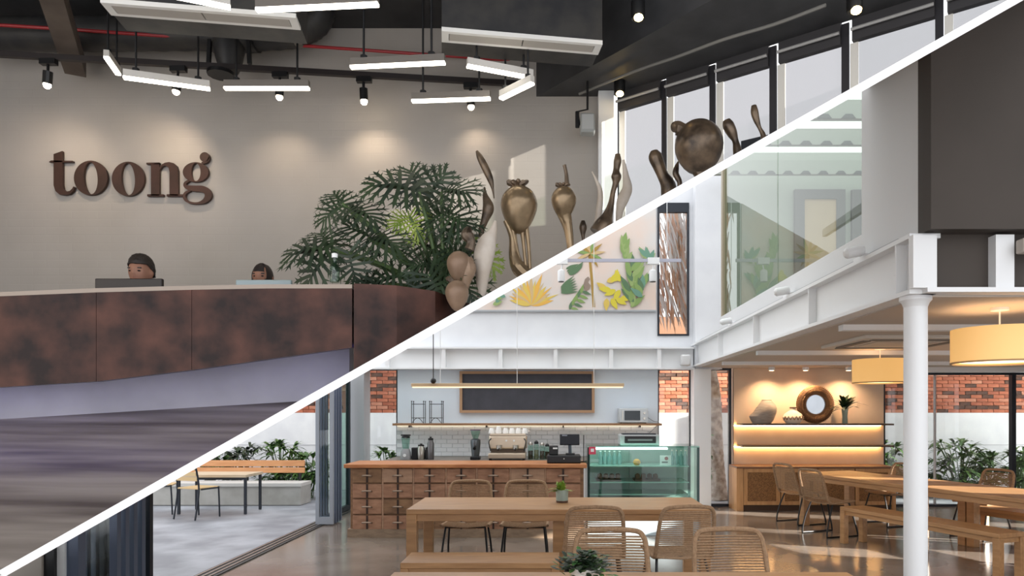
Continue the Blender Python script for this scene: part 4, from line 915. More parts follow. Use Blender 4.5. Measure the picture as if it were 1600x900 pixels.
jar(658, .25, .065, 'round steel canister beside the black square canister', steel, black)
jar(673, .36, .055, 'tall steel flask with black top near the left end of the bar', M('steel_dark', (120, 118, 120), .35, metal=.8), black, 'flask', 'flask')
jar(667, .2, .03, 'thin black bottle between the steel canister and the tall flask', black, black, 'bottle', 'bottle')
# grinder
p = at_px(743, CD, ct); t = thing('coffee_grinder', 'coffee grinder with clear hopper left of the espresso machine', 'grinder', p)
MB().box(p.x - .075, p.x + .075, p.y - .1, p.y + .1, p.z, p.z + .05).build('base', black, t, bevel=.01)
MB().lathe([(.06, .05), (.065, .1), (.08, .26), (.08, .31), (.05, .33)], p, 16).build('body', M('grinder_steel', (110, 116, 120), .3, metal=.8), t)
MB().lathe([(.04, .33), (.075, .43), (.075, .46)], p, 16).build('hopper', green_glass, t)
MB().lathe([(.085, .46), (.085, .475)], p, 16).build('lid', M('grinder_lid', (110, 90, 110), .4), t)
MB().tube([p + Vector((0, -.07, .2)), p + Vector((0, -.15, .18))], .025, 10).build('spout', black, t)
# espresso machine
x0, x1 = X(762, CD), X(825, CD); t = thing('espresso_machine', 'two-group steel espresso machine with cups stacked on top', 'espresso machine', ((x0 + x1) / 2, CD, ct))
esp = M('espresso_steel', (206, 190, 170), .3, metal=.7)
MB().box(x0 + .02, x1 - .02, CD - .05, CD + .28, ct + .17, ct + .38).build('body', esp, t, bevel=.025)
MB().box(x0 + .03, x1 - .03, CD - .25, CD + .28, ct + .03, ct + .11).build('drip_base', esp, t, bevel=.01)
MB().box(x0 + .05, x1 - .05, CD + .0, CD + .26, ct + .11, ct + .18).build('back_panel', M('esp_dark', (96, 84, 74), .4, metal=.5), t)
MB().box(x0 + .04, x1 - .04, CD - .05, CD + .24, ct + .38, ct + .41).build('cup_rail', esp, t)
for s in (0, 1):
    xx = x0 + .06 if s == 0 else x1 - .06
    MB().tube(bez([(xx, CD - .06, ct + .33), (xx + (.03 if s else -.03), CD - .12, ct + .28), (xx, CD - .14, ct + .14)], 4), .009, 6).build('steam_wand', black, t)
    gx = (x0 + x1) / 2 + (.13 if s else -.13)
    MB().lathe([(.045, 0), (.045, .06)], (gx, CD - .1, ct + .17), 12).build('group_head', steel, t); MB().tube([(gx, CD - .12, ct + .18), (gx, CD - .26, ct + .165)], .014, 8).build('portafilter', black, t)
    MB().box(xx - .02, xx + .02, CD - .22, CD - .18, ct, ct + .04).build('foot', black, t)
for k in range(2): MB().lathe([(.015, 0), (.015, .01)], (x0 + .3 + k * .12, CD - .055, ct + .3), 10, mat=Matrix.Rotation(PI / 2, 4, 'X')).build('gauge', white, t)
cup = M('white_ceramic', (236, 234, 230), .25)
for k, (px, lb) in enumerate([(768, 'first from the left'), (779, 'second from the left, upside down and taller'), (790, 'third from the left'), (800, 'fourth from the left'), (810, 'fifth from the left'), (820, 'sixth and last from the left')]):
    p = at_px(px, CD + .06, ct + .41); hh = .11 if k == 1 else .085
    t = thing('coffee_cup', 'white cup on the espresso machine, ' + lb, 'cup', p, group='cups on the espresso machine')
    MB().lathe([(.05, 0), (.05, .01), (.042, hh * .6), (.028, hh), (.02, hh)], p, 14).build('bowl', cup, t)
    MB().tube(bez([p + Vector((.045, 0, .02)), p + Vector((.07, 0, .035)), p + Vector((.038, 0, .06))], 4), .006, 6).build('handle', cup, t)
# glass jars right of machine
for k, (px, h, lb) in enumerate([(829, .28, 'clear storage jar right next to the espresso machine'), (838, .3, 'second clear storage jar right of the espresso machine'), (847, .27, 'third clear storage jar right of the espresso machine'), (855, .25, 'clear storage jar just behind the cash drawer')]):
    p = at_px(px, CD, ct); t = thing('storage_jar', lb, 'jar', p, group='clear jars right of the espresso machine')
    MB().lathe([(.04, 0), (.043, .015), (.043, h * .75), (.03, h * .82)], p, 14).build('glass', green_glass, t)
    MB().lathe([(.036, .01), (.036, h * .5)], p, 12).build('contents', M('beans_%d' % (k % 3), [(70, 48, 36), (150, 130, 104), (96, 70, 60)][k % 3], .7), t)
    MB().lathe([(.034, h * .82), (.034, h * .92), (.012, h)], p, 12).build('lid', black if k % 2 else steel, t)
# cash drawer and till
bt = Z(731, BD) + .051
x0, x1 = X(855, 9.3), X(907, 9.3)
t = thing('cash_drawer', 'low black cash drawer at the right end of the bar', 'cash drawer', ((x0 + x1) / 2, 9.3, bt))
MB().box(x0, x1, 9.12, 9.5, bt, bt + .1).build('body', black, t, bevel=.012); MB().box(x0 + .02, x1 - .02, 9.112, 9.12, bt + .02, bt + .08).build('front', M('drawer_front', (34, 34, 38), .5), t)
MB().lathe([(.008, 0), (.008, .006)], ((x0 + x1) / 2, 9.112, bt + .06), 8, mat=Matrix.Rotation(PI / 2, 4, 'X')).build('lock', steel, t)
t = thing('receipt_printer', 'small black receipt printer on the cash drawer', 'printer', (X(865, 9.3), 9.3, bt + .1))
MB().box(X(858, 9.3), X(872, 9.3), 9.22, 9.38, bt + .101, bt + .22).build('body', black, t, bevel=.01); MB().box(X(864, 9.3), X(871, 9.3), 9.212, 9.22, bt + .18, bt + .2).build('paper_slot', white, t)
t = thing('till_screen', 'tilted black touchscreen till on a pale stand on the bar', 'screen', (X(890, 9.3), 9.3, bt + .1))
R = Matrix.Translation((X(890, 9.3), 9.3, bt + .3)) @ Matrix.Rotation(-.45, 4, 'X')
MB().box(-.13, .13, -.015, .015, -.075, .075, R).build('screen', M('till_black', (22, 24, 34), .25), t, bevel=.005)
MB().box(-.1, -.03, -.018, -.015, .045, .062, R).build('sticker', M('sticker_grey', (120, 124, 134), .5), t)
MB().tube([(X(891, 9.3), 9.34, bt + .12), (X(890, 9.3), 9.33, bt + .29)], .022, 10).build('neck', M('till_neck', (90, 96, 110), .4), t); MB().box(X(884, 9.3), X(898, 9.3), 9.26, 9.42, bt + .101, bt + .12).build('foot', black, t)
t = thing('card_holder', 'thin dark stick stand at the bar end by the display case', 'stand', (X(913, 9.35), 9.35, bt)); MB().tube([(X(912, 9.35), 9.35, bt), (X(912, 9.35), 9.35, bt + .36)], .006, 6).build('rod', black, t); MB().lathe([(.04, 0), (.04, .012)], (X(912, 9.35), 9.35, bt), 12).build('base', black, t)
# ================================================================== pastry display case
ED = 9.15; ex0, ex1 = X(918, ED), X(1093, ED); et = Z(697, ED); eb = .42
dc = thing('display_case', 'glass pastry display case with shelves at the right end of the bar', 'display case', ((ex0 + ex1) / 2, ED + .35, 0))
MB().box(ex0, ex1, ED, ED + .7, 0, eb).build('base_cabinet', M('case_base', (190, 206, 214), .4), dc, bevel=.006)
case_gl = glassmat('case_glass', (238, 248, 244), .02)
MB().box(ex0, ex1, ED, ED + .012, eb, et - .02).build('front_glass', case_gl, dc); MB().box(ex1 - .012, ex1, ED + .012, ED + .7, eb, et - .02).build('side_glass', case_gl, dc); MB().box(ex0, ex0 + .012, ED + .012, ED + .7, eb, et - .02).build('side_glass', case_gl, dc)
MB().box(ex0, ex1, ED, ED + .7, et - .02, et).build('top_glass', glassmat('case_glass_top', (190, 225, 214), .04), dc)
for px in (0, 1):
    for yy in (ED, ED + .67): MB().box((ex0, ex1 - .03)[px], (ex0 + .03, ex1)[px], yy, yy + .03, eb, et - .02).build('corner_post', M('case_frame', (70, 92, 92), .4), dc)
MB().box(ex0 + .03, ex1 - .03, ED + .66, ED + .69, eb, et - .02).build('back_panel', M('case_back', (190, 204, 202), .4), dc)
MB().box(X(984, ED + .6), X(991, ED + .6), ED + .62, ED + .66, eb, et - .02).build('back_stile', M('case_stile', (196, 204, 204), .4), dc)
for py in (728, 753, 772): z = Z(py, ED + .05); MB().box(ex0 + .02, ex1 - .13, ED + .03, ED + .64, z - .012, z).build('glass_shelf', M('shelf_glass', (160, 200, 192), .15), dc)
MB().box(ex0 + .05, ex1 - .4, ED + .1, ED + .16, et - .05, et - .022).build('lamp_tube', M('case_lamp', (255, 255, 250), em=(240, 255, 248), es=3.5), dc)
z1 = Z(728, ED + .05) + .001; z2 = Z(753, ED + .05) + .001
tag(MB().box(X(920, ED) , X(931, ED), ED - .006, ED - .001, Z(710, ED), Z(698, ED)).build('price_sticker', M('red_sticker', (206, 70, 96), .5)), 'small red and white sticker at the upper left of the display case glass', 'sticker')
MB().box(X(923, ED), X(928, ED), ED - .009, ED - .006, Z(706, ED), Z(701, ED)).build('print', white, bpy.data.objects['price_sticker'])
for k, px in enumerate((938, 945, 952, 960, 968)):
    p = at_px(px, ED + .3, z1); t = thing('water_bottle', 'pale bottle on the top shelf of the display case, number %s from its left end' % ['one', 'two', 'three', 'four', 'five'][k], 'bottle', p, group='bottles in the left half of the case'); MB().lathe([(.028, 0), (.03, .02), (.03, .1), (.014, .14), (.013, .17)], p, 12).build('body', glassmat('bottle_glass', (196, 224, 226), .05, solid=(170, 205, 205), solid_amt=.35) if 'bottle_glass' not in MATS else MATS['bottle_glass'], t); MB().lathe([(.015, .17), (.015, .185)], p, 10).build('cap', white, t)
for k, px in enumerate((1050, 1057, 1064, 1071)):
    p = at_px(px, ED + .22, z1); t = thing('glass_bottle', 'bluish glass bottle in the right end of the display case, %s from the white card' % ['first', 'second', 'third', 'fourth'][k], 'bottle', p, group='bottles in the right end of the case'); MB().lathe([(.026, 0), (.028, .02), (.028, .11), (.012, .15), (.012, .185)], p, 12).build('body', MATS['bottle_glass'], t); MB().lathe([(.014, .185), (.014, .2)], p, 10).build('cap', steel, t)
p = at_px(1040, ED + .15, z1); t = thing('menu_card', 'white printed card with reddish picture standing in the display case', 'card', p); MB().box(p.x - .075, p.x + .075, p.y, p.y + .01, p.z, p.z + .13).build('card', white, t); MB().lathe([(.025, 0), (.025, .002)], p + Vector((.01, -.001, .09)), 12, mat=Matrix.Rotation(PI / 2, 4, 'X')).build('picture', M('card_red', (160, 90, 86), .7), t); MB().box(p.x - .05, p.x + .03, p.y - .002, p.y, p.z + .03, p.z + .05).build('print', M('card_grey', (110, 110, 110), .7), t)
p = at_px(995, ED + .2, z1); tag(MB().lathe([(.03, 0), (.05, .03), (.045, .06), (.02, .08)], p, 12).build('pastry', M('pastry_gold', (206, 150, 70), .7)), 'golden pastry in the middle of the top shelf of the display case', 'pastry')
for k, (px, w_, c) in enumerate([(950, .32, (120, 96, 80)), (1010, .34, (104, 88, 70))]):
    p = at_px(px, ED + .3, z2); t = thing('cake_tray', 'brown tray of baked goods on the middle shelf, %s' % ('left' if k == 0 else 'right of the case stile'), 'tray', p); MB().box(p.x - w_ / 2, p.x + w_ / 2, p.y - .15, p.y + .15, p.z, p.z + .02).build('tray', M('tray_brown', (90, 76, 66), .5), t)
    for j in range(4): MB().lathe([(.03, 0), (.036, .03), (.03, .06), (.01, .07)], p + Vector((-w_ / 2 + .05 + j * .08, 0, .02)), 10).build('cake', M('cake_%d' % k, c, .8), t)
# printer on the case
x0, x1 = X(968, ED + .3), X(1029, ED + .3); t = thing('desktop_printer', 'grey and black flat printer standing on the display case', 'printer', ((x0 + x1) / 2, ED + .35, et))
MB().box(x0, x1, ED + .2, ED + .55, et + .002, et + .14).build('body', M('printer_grey', (170, 172, 174), .4), t, bevel=.012); MB().box(x0 + .06, x1 - .05, ED + .19, ED + .2, et + .03, et + .12).build('front_panel', black, t); MB().box(x0 + .1, x1 - .1, ED + .17, ED + .19, et + .06, et + .085).build('paper_tray', M('tray_grey', (120, 122, 124), .4), t); MB().box(x0 + .04, x1 - .04, ED + .25, ED + .5, et + .14, et + .155).build('lid', dark_metal, t)
# ================================================================== tables, benches
def table(name, lb, c, L, Wd, H, rz, mt, legw=.09, top=.045, apron=.06, mid=False, cat='table', group=None):
    t = thing(name, lb, cat, (c[0], c[1], 0), rz, group)
    MB().box(-L / 2, L / 2, -Wd / 2, Wd / 2, H - top, H).build('top', mt, t, local=True, bevel=.005)
    a = .02
    for y in (-1, 1): MB().box(-L / 2 + legw, L / 2 - legw, y * (Wd / 2 - a) - (.02 if y > 0 else 0), y * (Wd / 2 - a) + (.02 if y < 0 else 0), H - top - apron, H - top).build('apron', mt, t, local=True)
    for x in (-1, 1): MB().box(x * (L / 2 - a) - (.02 if x > 0 else 0), x * (L / 2 - a) + (.02 if x < 0 else 0), -Wd / 2 + legw, Wd / 2 - legw, H - top - apron, H - top).build('apron', mt, t, local=True)
    lw = legw / 2; xs = [-1, 1]
    for x in xs:
        for y in (-1, 1): MB().box(x * (L / 2 - lw) - lw, x * (L / 2 - lw) + lw, y * (Wd / 2 - lw) - lw, y * (Wd / 2 - lw) + lw, 0, H - top).build('leg', mt, t, local=True, bevel=.004)
    if mid:
        MB().box(-.05, .05, -Wd / 2 + .12, -Wd / 2 + .2, 0, H - top).build('leg', mt, t, local=True)
    return t
table('dining_table', 'long honey-wood table in front of the bar with a small potted plant on it', (0.015, 6.635), 2.68, .89, .75, 0, wood, mid=True)
table('dining_table', 'honey-wood table at the bottom edge of the picture, nearest the viewer', (.34, 3.33), 2.42, .86, .75, 0, wood)
table('dining_bench', 'long honey-wood bench on the near side of the table before the bar', (-.59, 5.6), 1.22, .42, .45, 0, wood, legw=.06, apron=.03, cat='bench')
ang = math.atan2(-2.70, .98)
def along(t0, off, base=(3.62, 9.64)):
    dx, dy = math.cos(ang), math.sin(ang); return (base[0] + dx * t0 - dy * off, base[1] + dy * t0 + dx * off)
# second group: two tables in line on the right
table('dining_table', 'long wooden table by the lit shelf wall, behind the round column', along(.55, .45), 2.0, .9, .75, ang, wood, legw=.1)
table('dining_table', 'wooden table at the right edge, in line with the one by the shelf wall', along(2.62, .45), 2.1, .9, .75, ang, wood, legw=.1)
table('dining_bench', 'honey-wood bench on the near side of the right tables, passing behind the column', along(1.93, -.29), 2.1, .36, .45, ang, wood, legw=.07, apron=.05, cat='bench')
table('dining_bench', 'wooden bench on the window side of the right-hand table', along(2.3, 1.25), 2.0, .36, .45, ang, wood, legw=.07, apron=.05, cat='bench')
# ================================================================== rope chairs
def rope_chair(legm=black):
    t = thing('rope_chair', '', 'chair', (0, 0, 0), 0, 'rope chairs in the cafe'); hw = .235
    def bk_(z): return .2 + (z - .44) * .30
    L = [(-hw, -.23, .455), (-hw, .17, .435), (-hw + .0, bk_(.5), .5)]
    fr = [(-hw, -.2, .46), (-hw, .0, .45), (-hw, .15, .44), (-hw, .205, .47), (-hw + .005, bk_(.62), .62), (-hw + .015, bk_(.76), .76), (-hw + .03, bk_(.82), .82), (-hw + .075, bk_(.855), .855), (0, bk_(.865), .865)]
    path = bez(fr, 4); path += [Vector((-p.x, p.y, p.z)) for p in reversed(path[:-1])]
    MB().tube(path, .0165, 8).build('frame', rope, t, local=True)
    m = MB(); z = .49
    while z < .835:
        w_ = hw - .012 - (.02 if z > .79 else 0) - max(0, (z - .6)) * .05
        y = bk_(z); m.tube([(-w_, y, z), (0, y + .012, z), (w_, y, z)], .0058, 5); z += .0165
    m.build('back_cords', rope, t, local=True, kind='stuff')
    m = MB(); y = -.2
    while y < .19:
        zz = .46 - (y + .2) * .05; m.tube([(-hw, y, zz), (0, y, zz - .018), (hw, y, zz)], .0068, 5); y += .0155
    m.build('seat_cords', rope, t, local=True, kind='stuff')
    for s in (-1, 1):
        pts = bez([(s * .2, -.14, .44), (s * .225, -.2, .22), (s * .235, -.25, .03), (s * .235, -.2, .011), (s * .235, .18, .011), (s * .235, .24, .03), (s * .225, .2, .22), (s * .2, .12, .43)], 4)
        MB().tube(pts, .011, 8).build('leg_loop', legm, t, local=True)
    MB().tube([(-.2, -.14, .435), (.2, -.14, .435)], .01, 6).tube([(-.2, .12, .425), (.2, .12, .425)], .01, 6).build('cross_bar', legm, t, local=True)
    return t
rc = rope_chair()
seats = [(-.93, 7.3, 0, 'left of the two rope chairs between the long table and the bar'), (-.33, 7.3, 0, 'right of the two rope chairs between the long table and the bar'),
         (.30, 5.82, PI, 'rope chair tucked at the near side of the long table, left one'), (.99, 5.85, PI + .14, 'rope chair turned slightly, at the near side of the long table, right one'),
         (.33, 4.12, -.03, 'rope chair behind the leafy plant at the bottom edge'), (1.10, 4.14, .05, 'rope chair at the bottom edge, right of the one behind the plant'),
         (3.55, 10.25, ang + PI, 'rope chair farthest back at the right table, beside the rattan cabinet'), (3.58, 9.25, ang + PI, 'rope chair at the right table in front of the rattan cabinet, nearer one'),
         (5.42, 9.0, ang, 'rope chair on the window side of the right table'), (4.75, 10.1, ang, 'rope chair behind the right table, half hidden by it')]
for i, (x, y, rz, lb) in enumerate(seats):
    c = rc if i == 0 else copy_tree(rc); c.location = (x, y, 0); c.rotation_euler = (0, 0, rz); c['label'] = lb
# ================================================================== pots and plants
p = Vector((.05, 6.68, .751)); t = thing('potted_plant', 'small yellow-green plant in a grey-green pot on the long table', 'plant', p)
MB().lathe([(.052, 0), (.056, .012), (.06, .12), (.054, .12), (.05, .1)], p, 20).build('pot', M('pot_sage', (150, 166, 158), .6), t); MB().lathe([(.056, 0), (.057, .018)], p, 20).build('pot_base', M('pot_foot', (86, 60, 44), .6), t)
m = MB(); rr = random.Random(2)
for k in range(46):
    q = rr.uniform(0, 2 * PI); e = rr.uniform(.2, 1.3); m.blade(p + Vector((rr.uniform(-.03, .03), rr.uniform(-.03, .03), .11)), (math.cos(q) * math.cos(e) - .25, math.sin(q) * math.cos(e), math.sin(e)), rr.uniform(.08, .15), .036, .3, 3)
m.build('foliage', leaf_lite, t, kind='stuff')
p = Vector((.14, 3.42, .751)); t = thing('potted_plant', 'bushy dark green plant in the foreground at the bottom edge', 'plant', p)
MB().lathe([(.06, 0), (.075, .1), (.068, .1), (.06, .08)], p, 20).build('pot', M('pot_white', (206, 204, 198), .5), t)
m1, m2 = MB(), MB()
for k in range(340):
    q = rr.uniform(0, 2 * PI); e = rr.uniform(-.1, 1.5); R_ = rr.uniform(.05, .145); b = p + Vector((math.cos(q) * math.cos(e) * R_ * 1.0, math.sin(q) * math.cos(e) * R_, .075 + math.sin(e) * R_ * .72))
    (m1 if k % 3 else m2).blade(b, (math.cos(q) + rr.uniform(-.5, .5), math.sin(q) + rr.uniform(-.5, .5), rr.uniform(-.2, .8)), rr.uniform(.03, .05), .026, .2, 3)
m1.build('foliage', leaf_dark, t, kind='stuff'); m2.build('young_leaves', leaf_mid, t, kind='stuff')
def fan_palm(px, d, z0, h, spread, n, lb, seed, mt=leaf_mid):
    rr = random.Random(seed); b = Vector((X(px, d), d, z0)); t = thing('lady_palm', lb, 'plant', b, group='courtyard plants')
    st = MB(); lf = MB()
    for k in range(int(n * 2.3)):
        q = rr.uniform(0, 2 * PI); tip = b + Vector((math.cos(q) * spread * rr.uniform(.2, 1), math.sin(q) * spread * .6 * rr.uniform(.2, 1), h * rr.uniform(.25, 1)))
        st.tube([b + Vector((rr.uniform(-.1, .1), rr.uniform(-.1, .1), 0)), b.lerp(tip, .6) + Vector((0, 0, h * .1)), tip], .008, 5)
        out = (tip - b); out.z *= .4; out.normalize()
        for j in range(11):
            a = -1.5 + 3.0 * j / 10; dv = Vector((out.x * math.cos(a) - out.y * math.sin(a), out.x * math.sin(a) + out.y * math.cos(a), rr.uniform(.0, .7)))
            lf.blade(tip, dv, rr.uniform(.22, .36), .055, .5, 3)
    st.build('stems', stem_m, t, kind='stuff'); lf.build('foliage', mt, t, kind='stuff')
PLS = [(365, 13.6, 0, .95, .5, 16, 'dark palm-like plant behind the left half of the courtyard bench'), (440, 13.5, 0, 1.0, .45, 16, 'spiky green plant behind the right end of the courtyard bench'), (482, 13.2, 0, .75, .3, 14, 'leafy plant beside the end of the courtyard bench'),
       (605, 13.4, 0, .9, .3, 10, 'green plant in the window strip left of the bar'), (1385, 13.4, 0, 1.0, .35, 14, 'green plant outside at the left end of the right glazed wall'), (1412, 13.6, 0, .8, .4, 12, 'low plant outside just left of the round column'),
       (1500, 13.3, 0, 1.05, .5, 22, 'bushy lady palm outside right of the round column'), (1545, 13.6, 0, .75, .35, 14, 'lower lady palm outside beside the bushy one'), (1592, 13.4, 0, .95, .3, 14, 'lady palm outside at the right picture edge'), (330, 13.4, 0, .9, .35, 12, 'small palm behind the bench close to the slanted edge'),
       (150, 6.7, 0, .9, .1, 14, 'broad dark plant behind the folded glass doors at lower left')]
for i, a in enumerate(PLS): fan_palm(*a, seed=20 + i, mt=leaf_dark if i == 0 else leaf_lite if i == 10 else leaf_mid)
# palm tree outside
t = thing('palm_tree', 'tall palm with ringed trunk and a skirt of dry fronds outside', 'palm tree', (2.98, 13.0, 0))
pts = bez([(2.98, 13.0, 0), (2.95, 13.0, .5), (2.92, 13.0, 1.2), (2.84, 13.0, 2.2), (2.5, 13.0, 3.2), (2.25, 13.0, 4.2), (2.15, 13.0, 5.4)], 10)
MB().tube(pts, [.19 - .05 * min(1, i / 14) + .008 * (i % 2) for i in range(len(pts))], 14).build('trunk', M('palm_bark', (196, 184, 174), .9, col2=(140, 124, 112), vs=9, bump=.5), t)
rr = random.Random(9); ma, mb_ = MB(), MB()
for k in range(420):
    z = rr.uniform(3.5, 5.4); x = 2.2 + rr.uniform(-.5, .45); y = 12.75 + rr.uniform(-.2, .25)
    (ma if k % 2 else mb_).blade((x, y, z), (rr.uniform(-.25, .25) + .15, -.2, -1), rr.uniform(.35, .6), .03, .0, 3, side=Vector((1, rr.uniform(-.5, .5), .1)))
ma.build('dry_fronds', M('dry_frond', (190, 144, 116), .85), t, kind='stuff'); mb_.build('grey_fronds', M('grey_frond', (196, 184, 180), .85), t, kind='stuff')
m = MB()
for k in range(26):
    z = rr.uniform(.5, 1.25); m.blade((2.78 + rr.uniform(-.08, .05), 12.75, z), (rr.uniform(-1, .2), -.3, rr.uniform(-.2, .6)), .16, .06, .3, 3)
m.build('climbing_leaves', leaf_mid, t, kind='stuff')
# ================================================================== courtyard furniture
bd = 12.2; t = thing('courtyard_bench', 'concrete bench with orange timber back slats in the courtyard', 'bench', (X(400, bd), bd + .3, 0))
cm = M('bench_concrete', (176, 174, 170), .8, col2=(160, 158, 152), vs=4)
MB().box(X(130, bd), X(470, bd), bd, bd + .5, 0, Z(760, bd)).build('block', cm, t); MB().box(X(130, bd), X(471, bd), bd - .03, bd + .5, Z(760, bd), Z(755, bd)).build('ledge', M('bench_ledge', (196, 194, 190), .7), t)
om = M('orange_timber', (202, 140, 92), .5, col2=(218, 158, 108), vs=3, st=(1, 8, 8))
for (a, b) in ((719.5, 729), (730.5, 739)): MB().box(X(130, bd + .4), X(475, bd + .4), bd + .42, bd + .46, Z(b, bd + .4), Z(a, bd + .4)).build('slat', om, t, bevel=.005)
for px in (200, 300, 385, 468): MB().box(X(px, bd + .45) - .02, X(px, bd + .45) + .02, bd + .46, bd + .5, .3, Z(722, bd + .4)).build('back_post', black, t)
t = thing('courtyard_table', 'small square table with pale top and dark legs in the courtyard', 'table', (X(345, 11.5), 11.5, 0))
tx0, tx1 = X(287, 11.3), X(395, 11.3); th_ = Z(740, 11.3)
MB().box(tx0, tx1, 11.05, 11.7, th_ - .04, th_).build('top', M('pale_timber', (206, 186, 158), .5, col2=(190, 168, 140), vs=4, st=(1, 8, 8)), t)
for x in (tx0 + .03, tx1 - .03):
    for y in (11.1, 11.65): MB().box(x - .018, x + .018, y - .018, y + .018, 0, th_ - .04).build('leg', dark_metal, t)
MB().box(tx0 + .03, tx1 - .03, 11.09, 11.11, th_ - .08, th_ - .04).build('apron', dark_metal, t)
def slat_chair(x, y, rz, lb):
    t = thing('slat_chair', lb, 'chair', (x, y, 0), rz, 'slatted chairs in the courtyard'); hw = .21
    slm = M('slat_timber', (206, 176, 128), .5)
    for s in (-1, 1): MB().tube(bez([(s * hw, -.2, 0), (s * hw, -.18, .43), (s * hw, -.15, .45), (s * hw, .15, .45)], 3), .012, 8).build('front_leg', dark_metal, t, local=True)
    pth = bez([(-hw, .26, 0), (-hw, .19, .45), (-hw, .25, .8), (-hw + .03, .26, .84), (0, .265, .85)], 4); pth += [Vector((-q.x, q.y, q.z)) for q in reversed(pth[:-1])]
    MB().tube(pth, .013, 8).build('back_frame', dark_metal, t, local=True)
    for k in range(5): MB().box(-hw, hw, -.2 + k * .082, -.13 + k * .082, .455, .472).build('seat_slat', slm, t, local=True)
    for k, z in enumerate((.58, .66, .74)): MB().box(-hw + .01, hw - .01, .205 + k * .018, .22 + k * .018, z, z + .055).build('back_slat', slm, t, local=True)
slat_chair(X(318, 10.9), 10.75, PI - .35, 'slatted wood chair with black frame at the courtyard table, nearer the bench end')
slat_chair(X(252, 11.2), 11.2, PI / 2 + .3, 'slatted wood chair in the courtyard partly hidden by the slanted edge')
# ================================================================== sliding doors on the left
GX = -3.42
tr = struct('trim_40', MB().box(GX - .12, GX + .1, 3, 11.6, 0, .012), M('track_dark', (50, 48, 48), .5), 'dark floor track of the folding glass doors')
for k in range(3): MB().box(GX - .09 + k * .065, GX - .07 + k * .065, 3, 11.6, .012, .02).build('rail', chrome, tr)
door_m = M('door_blue_grey', (92, 102, 122), .4, metal=.2)
def leaf_door(x0, x1, y, h, lb, fr=.05, th=.05, gl=clear, mt=dark_metal):
    t = thing('folding_door', lb, 'door', ((x0 + x1) / 2, y, 0), group='folding glass doors')
    MB().box(x0, x0 + fr, y - th / 2, y + th / 2, .02, h).build('stile', mt, t, cut=-1); MB().box(x1 - fr, x1, y - th / 2, y + th / 2, .02, h).build('stile', mt, t, cut=-1)
    MB().box(x0 + fr, x1 - fr, y - th / 2, y + th / 2, .02, .12).build('bottom_rail', mt, t); MB().box(x0 + fr, x1 - fr, y - .006, y + .006, .12, h).build('pane', gl, t, cut=-1)
for k in range(5): leaf_door(-3.86, -3.42, 5.5 + k * .11, 2.3, ['front leaf of the folded glass doors at lower left', 'second leaf of the folded glass doors at lower left', 'third leaf of the folded glass doors at lower left', 'fourth leaf of the folded glass doors at lower left', 'rearmost leaf of the folded glass doors at lower left, with dark edge'][k], mt=door_m if k < 4 else dark_metal, fr=.06)
for k in range(4): leaf_door(-3.42, -3.17, 10.0 + k * .12, 2.3, 'folded glass door leaf by the grey column, %s from the front' % ['first', 'second', 'third', 'fourth'][k], fr=.05, mt=door_m if k else M('door_pale', (150, 156, 166), .4))
t = thing('fixed_glass_panel', 'fixed glass panel between the folded doors and the grey column', 'glass panel', (GX, 11.1, 0))
for y in (10.75, 11.5): MB().box(GX - .03, GX + .03, y, y + .07, .02, 2.3).build('stile', dark_metal, t, cut=-1)
MB().box(GX - .03, GX + .03, 10.82, 11.5, .02, .1).build('bottom_rail', dark_metal, t); MB().box(GX - .006, GX + .006, 10.82, 11.5, .1, 2.3).build('pane', green_glass, t, cut=-1)
struct('trim_41', MB().box(X(20, 5.0), X(73, 5.0), 4.95, 5.1, 0, 1), M('beige_pier', (176, 168, 158), .7), 'beige pier at the lower left corner', cut=-1)
struct('trim_42', MB().box(X(73, 5.0), X(89, 5.0), 4.97, 5.1, 0, 1), black, 'black jamb beside the beige pier', cut=-1)
struct('trim_43', MB().box(X(89, 5.0), X(101, 5.0), 5.0, 5.1, 0, 1), white, 'white jamb strip beside the black jamb', cut=-1)
struct('trim_44', MB().box(X(101, 5.0), X(119, 5.0), 5.02, 5.1, 0, 1), door_m, 'blue-grey jamb strip', cut=-1)
# ================================================================== lit shelf wall
shw = M('dark_shelf_wood', (84, 66, 52), .5)
for k, py in enumerate((662, 696)):
    d = 11.6; z = Z(py, d); t = thing('display_shelf', ['upper dark wooden shelf on the warm wall, carrying vases and a mirror', 'lower empty dark wooden shelf on the warm wall'][k], 'shelf', (X(1270, d), d + .18, z - .03))
    MB().box(X(1160, d), X(1397, d), d, 11.975, z - .028, z).build('board', shw, t); MB().box(X(1148, 11.9), X(1378, 11.9), 11.93, 11.972, z - .045, z - .03).build('light_strip', M('warm_led', (255, 214, 150), em=(255, 200, 128), es=11), t)
ZS = Z(662, 11.6) + .001
cb = thing('rattan_cabinet', 'low wooden sideboard with woven rattan doors along the warm wall', 'cabinet', (X(1270, 11.6), 11.7, 0))
cx0, cx1, cz = X(1151, 11.45), X(1400, 11.45), Z(729, 11.45)
cwm = M('cabinet_wood', (176, 130, 84), .5, col2=(194, 148, 100), vs=3, st=(8, 8, 1.2)); ratt = M('rattan_weave', (150, 108, 64), .7, col2=(104, 72, 42), vs=70, bump=.4)
MB().box(cx0 + .03, cx1 - .03, 11.5, 11.97, .1, cz - .03).build('carcass', M('cab_inner', (120, 84, 54), .6), cb); MB().box(cx0, cx1, 11.43, 11.97, cz - .03, cz).build('top', M('cab_top', (120, 84, 60), .5), cb, bevel=.004); MB().box(cx0, cx0 + .11, 11.45, 11.97, 0, cz - .03).build('end_panel', cwm, cb); MB().box(cx1 - .06, cx1, 11.45, 11.97, 0, cz - .03).build('end_panel', cwm, cb); MB().box(cx0 + .11, cx1 - .06, 11.53, 11.6, 0, .1).build('kick_board', M('kick', (90, 64, 46), .6), cb)
nd = 4; wd_ = (cx1 - .06 - cx0 - .11) / nd
